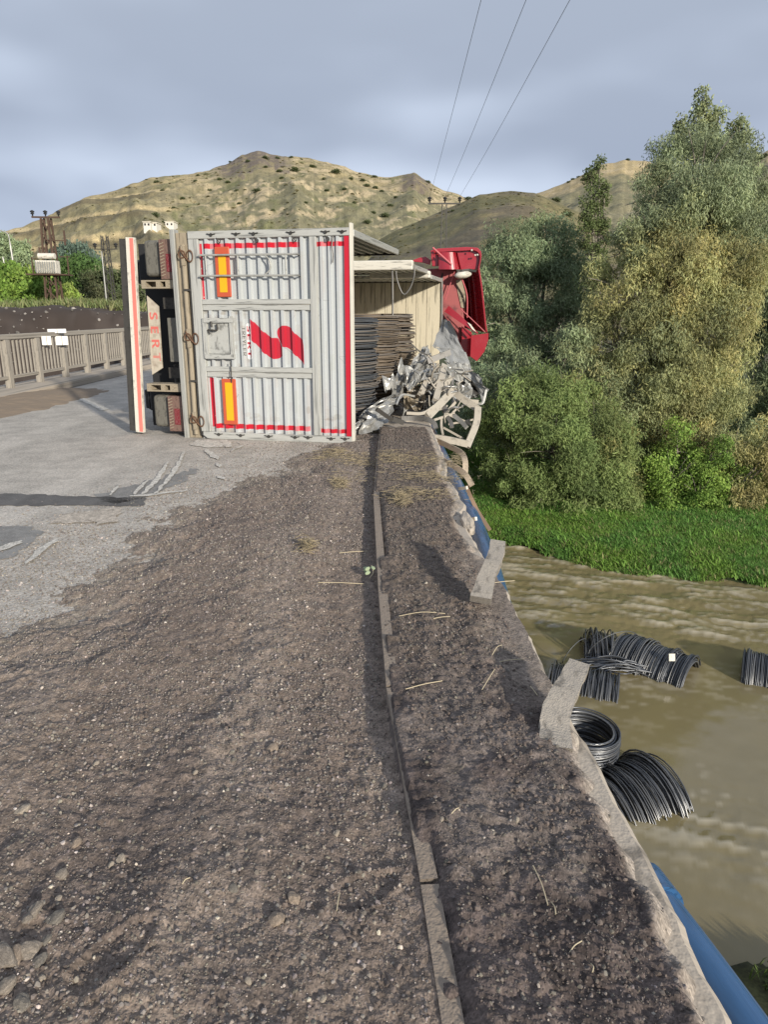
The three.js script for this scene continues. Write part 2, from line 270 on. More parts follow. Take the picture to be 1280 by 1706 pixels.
const greenHill = hill('hill', 'nearer olive green grass hill behind the red cab',
  [[480, 520], [560, 455], [620, 403], [650, 386], [700, 368], [760, 343], [800, 326], [850, 320], [890, 323], [920, 333], [960, 352], [1000, 372], [1100, 420], [1200, 470], [1300, 520]],
  290, 110, { na: 260, seed: 300, rough: 0.9, power: 1.15, gully: 0.012, gullyAmp: 3,
    color: (az, t, h, u, r) => {
      const a = fbm(u * 0.03, r * 0.03, 4, 17), b = fbm(u * 0.1, h * 0.5, 4, 18), c = fbm(u * 0.5, r * 0.3, 3, 19);
      let k = mix3([0.19, 0.18, 0.075], [0.29, 0.25, 0.12], smooth(-0.3, 0.3, a + c * 0.4)); k = mix3(k, [0.16, 0.13, 0.1], smooth(0.0, 0.35, fbm(u * 0.06, r * 0.03, 3, 23)) * 0.7); k = mix3(k, [0.42, 0.35, 0.18], smooth(0.2, 0.5, b) * 0.5);
      return k.map((v) => v * (1 + c * 0.25));
    } });

// ---------------------------------------------------------------- bridge deck: road, footway, kerb, spilled earth
const kerbX = (z) => table([[-9.5, -0.06], [-8.8, -0.06], [-5.8, -0.09], [-3.6, -0.03], [-2.3, 0.02], [-1.7, 0.085], [-1.2, 0.125], [0, 0.2], [4, 0.3]], z);
const edgeX = (z) => table([[-16, 0.66], [-9.5, 0.66], [-7.17, 0.65], [-6.6, 0.60], [-5.9, 0.645], [-5.5, 0.66], [-5.2, 0.6], [-4.4, 0.63], [-3.64, 0.69], [-2.73, 0.7], [-2.28, 0.73], [-1.79, 0.75], [-1.17, 0.76], [0, 0.77], [4, 0.8]], z) + n2(z * 9, 1, 77) * 0.008 + n2(z * 30, 1, 78) * 0.004;
{ // road: one sheet from behind the camera over the bridge and on, bending away left past the river
  const pos = [], uv = [], idx = [], N = 120;
  const left = (z) => -6.8 - smooth(-24, -70, z) * 34, right = (z) => z > -19 ? Math.min(kerbX(Math.max(z, -9)) + 0.03, 0.5) : 0 - smooth(-22, -70, z) * 30;
  for (let j = 0; j <= N; j++) for (let i = 0; i <= 24; i++) { const z = lerp(8, -90, Math.pow(j / N, 1.4)), x = lerp(left(z), right(z), i / 24); pos.push(x, -Math.max(0, -z - 26) * 0.012, z); uv.push(x, z); }
  for (let j = 0; j < N; j++) for (let i = 0; i < 24; i++) { const a = j * 25 + i, b = a + 25; idx.push(a, a + 1, b, b, a + 1, b + 1); }
  const g = new THREE.BufferGeometry(); g.setAttribute('position', new THREE.Float32BufferAttribute(pos, 3)); g.setAttribute('uv', new THREE.Float32BufferAttribute(uv, 2)); g.setIndex(idx); g.computeVertexNormals();
  const road = setting('road', g, M.asphalt, 'pale worn asphalt of the bridge road');
  const r = rng(5);
  const flat = (name, pts, y, mat, jag = 0.02) => { // a mark lying on the road
    const s = new THREE.Shape(); const P = pts.map(([a, b]) => atH(a, b, y)); const out = [];
    P.forEach((p, i) => { const q = P[(i + 1) % P.length], n = Math.max(2, Math.ceil(p.distanceTo(q) / 0.07)); for (let k = 0; k < n; k++) { const t = k / n, e = k ? jag : jag * 0.3; out.push([lerp(p.x, q.x, t) + (r() - 0.5) * e, lerp(p.z, q.z, t) + (r() - 0.5) * e]); } });
    out.forEach(([a, b], i) => i ? s.lineTo(a, -b) : s.moveTo(a, -b));
    return mesh(name, new THREE.ShapeGeometry(s).rotateX(-Math.PI / 2).translate(0, y, 0), mat, road);
  };
  const tar = std({ color: rgb(0.155, 0.148, 0.142), map: tex(asphaltData, 512, true, 1.5), roughness: 0.9 }), tarSoft = std({ color: rgb(0.31, 0.3, 0.285), map: tex(asphaltData, 512, true, 1.5), roughness: 0.9 });
  const chalk = std({ color: rgb(0.86, 0.83, 0.77), map: tex(grainData, 512, true, 2), roughness: 0.9 }), dust = std({ color: rgb(0.68, 0.61, 0.53), map: tex(grainData, 512, true, 2), roughness: 1 });
  flat('tar_strip', [[-120, 822], [60, 823], [150, 827], [245, 830], [238, 843], [120, 842], [-120, 843]], 0.004, tar, 0.05);
  flat('tar_patch', [[-60, 876], [40, 876], [72, 886], [50, 905], [22, 928], [-60, 945]], 0.004, tarSoft, 0.06);
  flat('scuff_patch', [[140, 830], [215, 810], [290, 790], [330, 780], [300, 806], [240, 830], [190, 840]], 0.004, tarSoft, 0.12);
  flat('dust_patch', [[80, 872], [108, 856], [200, 845], [196, 858], [150, 870]], 0.008, dust, 0.05);
  const stroke = (pts, w0) => { const w = w0 * 1.35; const L = [], R = []; pts.forEach(([a, b], i) => { const [c, d] = pts[Math.min(i + 1, pts.length - 1)], [e, f] = pts[Math.max(i - 1, 0)], l = Math.hypot(c - e, d - f), k = w / 2 * (i === 0 || i === pts.length - 1 ? 0.5 : 1); L.push([a - (d - f) / l * k, b + (c - e) / l * k]); R.unshift([a + (d - f) / l * k, b - (c - e) / l * k]); }); return [...L, ...R]; };
  for (const [pts, w] of [[[[236, 824], [262, 797], [280, 769]], 6], [[[257, 824], [280, 798], [296, 775], [307, 752]], 4.5], [[[223, 824], [234, 811], [246, 800]], 4], [[[183, 824], [191, 815], [198, 806]], 3.5], [[[216, 826], [250, 824], [305, 817]], 2.4],
    [[[342, 749], [352, 757], [364, 764]], 7], [[[360, 772], [368, 777]], 6], [[[362, 794], [376, 797]], 5], [[[385, 752], [394, 745]], 3], [[[40, 939], [66, 917], [95, 899]], 7], [[[-20, 920], [14, 909], [37, 902]], 6], [[[300, 820], [312, 815]], 4], [[[395, 736], [405, 742], [388, 748]], 3]]) flat('scrape_mark', stroke(pts, w), 0.012, chalk, 0.022);
  flat('scrape_mark', [[316, 741], [330, 732], [388, 735], [384, 743], [345, 746]], 0.008, chalk, 0.04);
  flat('scrape_mark', [[366, 733], [378, 733], [387, 744], [376, 745]], 0.012, chalk, 0.03);
  flat('edge_line', [[100, 650], [112, 651], [182, 681], [168, 684]], 0.008, chalk, 0.05);
  flat('dust_patch', [[150, 862], [190, 852], [200, 868], [160, 874]], 0.012, dust, 0.06);
}
{ // deck slab under road and footway
  const zs = []; for (let z = 4; z > -19.6; z -= 0.05) zs.push(z);
  const q = [];
  for (let i = 0; i < zs.length - 1; i++) {
    const a = zs[i], b = zs[i + 1], top = 0.075, ea = edgeX(a), eb = edgeX(b), ka = kerbX(a) + 0.05, kb = kerbX(b) + 0.05;
    const ch = (z) => 0.02 + 0.02 * Math.max(0, n2(z * 4, 5, 79)) , ca = ch(a), cb = ch(b);
    q.push([V(ka, top, a), V(ea - ca, top, a), V(eb - cb, top, b), V(kb, top, b)]);
    q.push([V(ea - ca, top, a), V(ea, top - ca, a), V(eb, top - cb, b), V(eb - cb, top, b)]);
    q.push([V(ea, top - ca, a), V(ea - 0.02, -0.28, a), V(eb - 0.02, -0.28, b), V(eb, top - cb, b)]);
    q.push([V(ea - 0.02, -0.28, a), V(ea - 0.35, -0.34, a), V(eb - 0.35, -0.34, b), V(eb - 0.02, -0.28, b)]);
  }
  const e = zs[zs.length - 1];
  q.push([V(-7.9, -0.02, 4), V(0.4, -0.02, 4), V(0.4, -0.34, 4), V(-7.9, -0.34, 4)], [V(-7.9, -0.34, 4), V(0.42, -0.34, 4), V(0.42, -0.34, e), V(-7.9, -0.34, e)], [V(-7.9, 0.1, 4), V(-7.9, -0.34, 4), V(-7.9, -0.34, e), V(-7.9, 0.1, e)]);
  const g = fromQuads(q), uv = g.attributes.uv, p = g.attributes.position; for (let i = 0; i < p.count; i++) uv.setXY(i, p.getX(i) + p.getY(i), p.getZ(i));
  const slab = setting('bridge_deck', g, M.concrete, 'concrete bridge deck with a broken bare outer edge');
  const girders = []; for (const x of [-0.2, -2.2, -4.2, -6.2]) girders.push(box(x - 0.25, x + 0.25, -1.1, -0.342, -19.5, 3.5)); mesh('girder', merge(girders.slice(0, 1)), M.concrete, slab); for (const gg of girders.slice(1)) mesh('girder', gg, M.concrete, slab);
  mesh('pier', box(-7.8, 0.2, -6, -1.102, -20.2, -19.2), M.concrete, slab);
  mesh('pier', box(-7.8, 0.2, -6, -1.102, -2.6, -1.8), M.concrete, slab);
  // kerb stones, each its own piece
  for (let z = 1.5; z > -10; z -= 1.02) { const z1 = z - 1.005, w = 0.048; const a = kerbX(z), b = kerbX(z1), t = 0.098 + n2(z, 2, 8) * 0.006;
    const m = mesh('kerb_stone', beam([V(a + w / 2, t / 2 - 0.02, z), V((a + b) / 2 + w / 2, t / 2 - 0.02, (z + z1) / 2), V(b + w / 2, t / 2 - 0.02, z1)], w, t + 0.04), M.kerb, slab); }
  // far footway on the left
  mesh('left_footway', box(-7.9, -6.82, 0.0, 0.13, -40, 2), M.concrete, slab);
}
// spilled earth over the road edge and the footway: one height field
const bareKerb = (z) => Math.max(smooth(-4.05, -4.25, z) * smooth(-5.95, -5.75, z), smooth(-1.72, -1.62, z) * smooth(-1.02, -1.3, z) * 0 + smooth(-1.76, -1.66, z), smooth(-3.05, -3.3, z) * 0.35 * smooth(-4.3, -4.1, z));
const spillX = (z) => table([[-9.4, -0.75], [-8.4, -1.16], [-7, -1.44], [-6.2, -1.84], [-5.6, -2.16], [-4.5, -2.26], [-4.1, -2.40], [-3.3, -2.3], [-2.6, -2.5], [-1.5, -3.4], [0, -4]], z);
function print(x, z, px, py, ang, L, W) { // a shoe print pressed into the earth: depth and pattern
  const c = atH(px, py, 0.07), dx = x - c.x, dz = z - c.z, u = dx * Math.cos(ang) + dz * Math.sin(ang), v = -dx * Math.sin(ang) + dz * Math.cos(ang), e = Math.hypot(u / L, v / W * (1 + 0.25 * (u / L)));
  return e > 1.35 ? 0 : -0.008 * smooth(1.02, 0.85, e) + 0.006 * smooth(1.35, 1.12, e) * smooth(0.98, 1.1, e) + smooth(0.95, 0.85, e) * 0.0016 * Math.sin(u * 420);
}
function dirtH(x, z) {
  const k = kerbX(z), e = edgeX(z), on = smooth(k + 0.0, k + 0.02, x);
  const n = fbm(x * 2.3, z * 2.3, 3, 1), m = fbm(x * 9, z * 9, 3, 2), f = fbm(x * 34, z * 34, 3, 3), ff = n2(x * 130, z * 130, 4), clod = Math.max(0, n2(x * 26, z * 26, 6) - 0.35);
  // road side
  const inM = smooth(-0.1, 1.3, x - spillX(z) + n * 0.35 + m * 0.14 + f * 0.08);
  const trough = smooth(-2.0, -2.7, z) * smooth(0.5, 0.05, k - x) * smooth(-9, -8, z);
  let hr = -0.03 + inM * (0.088 + n * 0.014 + smooth(-2.6, -1.4, z) * 0.03 + smooth(0.9, 0.2, Math.abs(x + 0.75 + n * 0.4)) * 0.02) - trough * 0.02;
  hr += inM * (m * 0.012 + f * 0.0068 + ff * 0.003 + clod * 0.009);
  if (trough > 0.02) hr = Math.max(hr, lerp(hr, lerp(0.056, 0.042, smooth(-3, -4.4, z)) + f * 0.008 + m * 0.01, smooth(0.02, 0.3, trough)));
  // ruts drawn along the bridge
  hr += inM * Math.sin((x - k) * 9 + n * 4) * 0.006;
  if (z > -1.9) hr = Math.min(hr, lerp(hr, 0.092, smooth(k - 0.12, k, x)));
  hr += print(x, z, 195, 1610, -0.95, 0.115, 0.055) + print(x, z, 612, 1490, -0.55, 0.10, 0.05);
  // footway side
  const rim = smooth(e - 0.035 - 0.02 * n2(z * 14, 7, 9), e - 0.10 - 0.05 * Math.max(0, n2(z * 5, 3, 9)) - n * 0.03 - 0.02 * n2(z * 14, 7, 9), x), far = smooth(-6.6, -8.5, z);
  let hs = 0.062 + rim * (0.048 + m * 0.017 + f * 0.010 + ff * 0.004 + clod * 0.015 + n * 0.016 + smooth(-3, -1.5, z) * 0.008);
  const bare = smooth(-2.2, -2.7, z) * smooth(-4.4, -4, z) * smooth(e - 0.26 + m * 0.08, e - 0.12 + m * 0.08, x); hs = lerp(hs, 0.088 + f * 0.002, bare);
  hs -= bareKerb(z) * smooth(k + 0.09, k + 0.04, x) * 0.03;
  return lerp(hr, hs, on);
}
{
  const NX = 600, NZ = 720, pos = [], col = [], uv = [], idx = [];
  const fz = (v) => -0.72 * Math.pow(9.35 / 0.72, v);
  for (let j = 0; j <= NZ; j++) { const z = fz(j / NZ), xl = Math.max(-3.3, spillX(z) - 0.9), xr = edgeX(z) - 0.022;
    for (let i = 0; i <= NX; i++) {
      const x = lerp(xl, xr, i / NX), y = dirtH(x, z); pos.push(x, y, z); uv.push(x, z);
      const n = fbm(x * 1.7, z * 1.7, 4, 61), m = fbm(x * 7, z * 7, 3, 62), w = fbm(x * 3.4 + 40, z * 3.4, 3, 63), g = fbm(x * 40, z * 40, 2, 65), k = kerbX(z);
      const trk = fbm((x - k) * 3.6, z * 0.32, 3, 66); let c = mix3([0.345, 0.272, 0.222], [0.272, 0.215, 0.182], smooth(-0.25, 0.35, n + m * 0.5)); c = mix3(c, [0.375, 0.305, 0.257], smooth(0.0, 0.3, trk) * 0.7); c = mix3(c, [0.2, 0.158, 0.138], smooth(-0.1, -0.4, trk) * 0.4); c = mix3(c, [0.44, 0.39, 0.335], smooth(0.03, 0.002, y) * smooth(0.5, -0.1, fbm(x * 14, z * 14, 2, 68)) * 0.95);
      c = mix3(c, [0.30, 0.25, 0.205], smooth(0.5, 1.0, x - spillX(z)) < 1 ? 0.55 * (1 - smooth(0.2, 1.0, x - spillX(z))) : 0);
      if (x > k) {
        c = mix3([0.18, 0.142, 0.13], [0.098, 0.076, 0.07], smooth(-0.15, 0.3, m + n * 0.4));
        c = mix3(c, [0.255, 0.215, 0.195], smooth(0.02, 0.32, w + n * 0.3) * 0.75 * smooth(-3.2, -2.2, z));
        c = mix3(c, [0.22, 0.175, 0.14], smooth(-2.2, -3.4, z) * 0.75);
        c = mix3(c, [0.5, 0.44, 0.385], smooth(edgeX(z) - 0.12, edgeX(z) - 0.07, x) * 0.9); c = mix3(c, [0.33, 0.275, 0.235], smooth(-2.2, -2.7, z) * smooth(-4.4, -4, z) * smooth(edgeX(z) - 0.28, edgeX(z) - 0.16, x + m * 0.08) * 0.9);
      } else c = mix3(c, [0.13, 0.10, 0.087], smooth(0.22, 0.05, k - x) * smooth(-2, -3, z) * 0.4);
      if (x < k && z > -1.9) c = mix3(c, [0.19, 0.152, 0.134], smooth(-0.05, 0.35, n + w * 0.6) * 0.6);
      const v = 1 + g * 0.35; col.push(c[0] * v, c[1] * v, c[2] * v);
    } }
  for (let j = 0; j < NZ; j++) for (let i = 0; i < NX; i++) { const a = j * (NX + 1) + i, b = a + NX + 1; if (Math.max(pos[a * 3 + 1], pos[b * 3 + 1], pos[a * 3 + 4], pos[b * 3 + 4]) < -0.006) continue; idx.push(a, a + 1, b, b, a + 1, b + 1); }
  const g = new THREE.BufferGeometry(); g.setAttribute('position', new THREE.Float32BufferAttribute(pos, 3)); g.setAttribute('color', new THREE.Float32BufferAttribute(col, 3)); g.setAttribute('uv', new THREE.Float32BufferAttribute(uv, 2)); g.setIndex(idx); g.computeVertexNormals();
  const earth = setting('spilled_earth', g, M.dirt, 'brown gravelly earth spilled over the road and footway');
  // gravel: far too many to count
  const r = rng(11), stone = new THREE.IcosahedronGeometry(1, 0); { const p = stone.attributes.position; for (let i = 0; i < p.count; i++) { const s = 0.75 + 0.5 * h3(Math.round(p.getX(i) * 50), Math.round(p.getY(i) * 50), Math.round(p.getZ(i) * 50)); p.setXYZ(i, p.getX(i) * s, p.getY(i) * s * 0.7, p.getZ(i) * s); } stone.computeVertexNormals(); }
  const NG = 95000, inst = new THREE.InstancedMesh(stone, M.gravel, NG), mt = new THREE.Matrix4(), qt = new THREE.Quaternion(), eu = new THREE.Euler(), c = new THREE.Color();
  for (let i = 0; i < NG; i++) {
    let x, z, y; do { z = -0.8 * Math.pow(9.2 / 0.8, Math.pow(r(), 0.85)); x = lerp(Math.max(-3.2, spillX(z) - 0.2 - 1.1 * r() * r()), edgeX(z) - 0.05, r()); y = dirtH(x, z); if (y < 0 && r() < 0.75) y = 0.001; } while (y < -0.005 || (x > edgeX(z) - 0.14 && r() < 0.85) || (x > kerbX(z) - 0.02 && x < kerbX(z) + 0.07) || (x > kerbX(z) && r() < 0.35) || fbm(x * 3, z * 3, 2, 90) + r() * 0.8 < 0.1);
    const s = 0.0012 + 0.0052 * Math.pow(r(), 6) + 0.00045 * Math.min(5, -z);
    eu.set(r() * 0.6, r() * 6.28, r() * 0.6); mt.compose(V(x, y + s * 0.15, z), qt.setFromEuler(eu), V(s * (0.8 + r() * 0.6), s, s * (0.8 + r() * 0.5))); inst.setMatrixAt(i, mt);
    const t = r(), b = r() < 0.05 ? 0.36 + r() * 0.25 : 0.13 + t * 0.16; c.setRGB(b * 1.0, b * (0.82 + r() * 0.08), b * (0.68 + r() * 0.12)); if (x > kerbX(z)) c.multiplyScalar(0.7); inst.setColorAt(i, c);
  }
  inst.name = 'gravel'; inst.userData.kind = 'stuff'; inst.castShadow = inst.receiveShadow = true; earth.add(inst);
  // clods of dark earth
  const NC = 9000, clods = new THREE.InstancedMesh(stone, M.gravel, NC);
  for (let i = 0; i < NC; i++) {
    let x, z, y; do { z = -0.8 * Math.pow(9.2 / 0.8, r()); x = lerp(spillX(z), edgeX(z) - 0.1, Math.pow(r(), 0.6)); y = dirtH(x, z); } while (y < 0 || (x > kerbX(z) - 0.01 && x < kerbX(z) + 0.065) || (x < kerbX(z) && r() < 0.55) || fbm(x * 4, z * 4, 2, 91) + r() * 0.6 < 0.25);
    const s = 0.0025 + 0.007 * Math.pow(r(), 4) + 0.0005 * -z; eu.set(r() * 3, r() * 6, r() * 3); mt.compose(V(x, y + s * 0.1, z), qt.setFromEuler(eu), V(s, s * 0.8, s)); clods.setMatrixAt(i, mt);
    const b = 0.07 + r() * 0.08; c.setRGB(b * 1.15, b * 0.9, b * 0.76); clods.setColorAt(i, c);
  }
  clods.name = 'earth_clods'; clods.userData.kind = 'stuff'; clods.castShadow = clods.receiveShadow = true; earth.add(clods);
  // single stones large enough to pick out
  const sm = [[0.3, 0.26, 0.22], [0.36, 0.29, 0.23], [0.22, 0.2, 0.175], [0.44, 0.38, 0.31]].map((k) => std({ color: rgb(...k), map: tex(grainData, 512, true, 1), roughness: 0.85 }));
  const sg = [1, 2, 3, 4].map((s) => { const gg = new THREE.DodecahedronGeometry(1, 1), p = gg.attributes.position; for (let i = 0; i < p.count; i++) { const x = p.getX(i), y = p.getY(i), z = p.getZ(i), k = 1 + n3(x * 1.3 + s * 7, y * 1.3, z * 1.3) * 0.35; p.setXYZ(i, x * k, y * k * 0.62, z * k); } gg.computeVertexNormals(); return gg; });
  for (const [px, py, w, l, a, k] of [[13, 1616, 23, 34, 0.5, 0], [31, 1612, 15, 22, 0.2, 1], [51, 1602, 26, 24, 1.1, 0], [68, 1618, 22, 12, 0.4, 2], [12, 1661, 30, 16, 0.2, 0], [62, 1539, 17, 20, 0, 0], [50, 1554, 14, 12, 0, 0], [80, 1585, 12, 12, 0, 2], [100, 1515, 10, 8, 0, 3], [72, 1644, 11, 8, 0, 3], [105, 1470, 18, 12, 0.3, 0], [40, 1361, 22, 12, 0.2, 3], [203, 1442, 14, 12, 0.4, 3], [130, 1418, 13, 16, 0, 1], [186, 1452, 8, 8, 0, 3], [455, 1248, 20, 12, 0.4, 1], [390, 1270, 10, 8, 0, 2], [210, 1690, 16, 14, 0.7, 1], [40, 1690, 22, 18, 0.7, 2], [538, 1675, 12, 9, 0, 3], [463, 1545, 24, 18, 0.2, 1], [490, 1508, 22, 14, 0.9, 1], [390, 1497, 14, 12, 0.4, 2], [561, 1396, 10, 9, 0, 3], [96, 1549, 26, 16, 0.2, 2], [232, 1467, 9, 7, 0, 3], [735, 1390, 9, 8, 0, 3], [326, 1300, 8, 7, 0, 3], [860, 1390, 8, 8, 0, 3], [935, 1330, 7, 7, 0, 3], [160, 1278, 9, 8, 0, 3], [640, 1310, 9, 8, 0, 2], [415, 1652, 9, 9, 0.3, 3], [300, 1585, 11, 8, 0.3, 2], [262, 1218, 8, 7, 0.3, 3]]) {
    const p = atH(px, py, 0.075); p.y = dirtH(p.x, p.z); const sc = Math.hypot(p.x, p.y - EYE, p.z) / FOCAL * 0.5; const i = Math.floor(px + py) % 4;
    const m = mesh('stone', sg[i], sm[k], earth); m.position.copy(p); m.position.y += sc * l * 0.25; m.rotation.set(0.2, a * 2, 0.15); m.scale.set(sc * w, sc * (w + l) * 0.45, sc * l * 1.25);
  }
}
// dry straw lying about
{
  const r = rng(21), lay = (p) => { p.y = (p.x > edgeX(p.z) - 0.02 ? 0.09 : Math.max(dirtH(p.x, p.z), 0)) + 0.006; return p; };
  const stalks = [[530, 965, 606, 962, 'long pale straw stalk lying left of the kerb shadow'], [665, 1033, 742, 1030, 'long straw stalk lying across the footway near its middle'], [722, 1041, 750, 1039, 'short straw stalk just below a longer one on the footway'], [565, 915, 613, 907, 'pale straw stalk beside the exposed kerb stone'], [820, 1100, 836, 1080, 'straw stalk slanting on the footway before the bent post'], [887, 1463, 912, 1527, 'long straw stalk pointing at the camera on the dark footway'], [918, 1518, 925, 1540, 'short straw stalk ending a longer one on the dark footway'], [884, 1146, 896, 1163, 'short pale stalk near the large bent post'], [566, 1490, 561, 1524, 'straw stalk standing by the shoe print next to the kerb'], [752, 1376, 764, 1366, 'short white stalk on the footway beside the buried kerb'], [676, 1158, 737, 1143, 'thin straw stalk on the footway beside the dirt covered kerb'], [803, 975, 858, 969, 'pale twig across the foot of the smaller bent post'], [803, 1160, 824, 1128, 'thin dark straw leaning along the footway'], [832, 1107, 873, 1099, 'thin straw across the footway towards its bare edge'], [948, 1608, 968, 1590, 'thin straw on the footway close to the camera'], [984, 1622, 986, 1638, 'short greenish straw on the footway close to the camera'], [305, 1489, 318, 1479, 'short bright white splinter on the earth at left']];
  for (const [a, b, c, d, label] of stalks) { const p = lay(atH(a, b, 0.09)), q = lay(atH(c, d, 0.09)), m = lay(p.clone().lerp(q, 0.5)); m.x += (r() - 0.5) * 0.008; m.y = Math.max(m.y, (p.y + q.y) / 2) + 0.003; tag(mesh('straw_stalk', tube([p, m, q], 0.0012 + 0.0004 * Math.min(4, -p.z / 1.5), 5, 8), M.straw), label, 'straw', 'straw stalks on the spilled earth'); }
  const blade = new THREE.BoxGeometry(0.004, 0.002, 1), N = 2600, inst = new THREE.InstancedMesh(blade, std({ color: rgb(1, 1, 1), roughness: 0.85 }), N), mt = new THREE.Matrix4(), qt = new THREE.Quaternion(), c = new THREE.Color();
  const spots = [[565, 806, 14, 8, 2], [669, 841, 14, 9, 2], [512, 914, 13, 8, 1], [560, 756, 40, 8, 3], [620, 765, 60, 10, 4], [700, 772, 60, 12, 4], [720, 800, 50, 10, 3], [700, 830, 60, 10, 3], [600, 790, 60, 16, 1], [560, 748, 20, 6, 2], [760, 770, 10, 10, 1]], tot = spots.reduce((s, k) => s + k[4], 0);
  for (let i = 0; i < N; i++) { let k = r() * tot, s = 0; while ((k -= spots[s][4]) > 0) s++; const [px, py, sx, sy] = spots[s], g = () => (r() + r() + r() - 1.5) * 1.1; let p = lay(atH(px + g() * sx, py + g() * sy, 0.08)); const tight = s < 3; p.y += tight ? r() * 0.05 : r() * 0.015; qt.setFromEuler(new THREE.Euler((r() - 0.5) * (tight ? 1.6 : 0.4), tight ? r() * 6.3 : 1.57 + (r() - 0.5) * 3.1, 0)); mt.compose(p, qt, V(0.7, 1, 0.02 + r() * 0.07)); inst.setMatrixAt(i, mt); const b = 0.6 + r() * 0.5; c.setRGB(0.34 * b, 0.275 * b, 0.17 * b); inst.setColorAt(i, c); }
  inst.name = 'loose_straw'; inst.castShadow = inst.receiveShadow = true; scene.add(inst); tag(inst, 'tufts and bands of dry straw on the spilled earth', 'straw', null, 'stuff');
  const sp = thing('uprooted_weed', 'small pale green weed lying in the kerb shadow', 'weed', lay(atH(616, 965, 0.05)));
  mesh('stem', tube([V(0, 0.01, 0), V(0.02, 0.03, -0.03), V(0.01, 0.05, -0.1)], 0.003, 5), M.straw, sp);
  const lf = new THREE.SphereGeometry(0.012, 6, 4).scale(1, 0.25, 1.7), lm = std({ color: rgb(0.3, 0.36, 0.22) }); for (let i = 0; i < 6; i++) { const l = mesh('leaf', lf, lm, sp); l.position.set((r() - 0.5) * 0.06, 0.02 + r() * 0.04, -0.02 - r() * 0.1); l.rotation.set(r() * 0.8, r() * 6, r() * 0.8); }
}

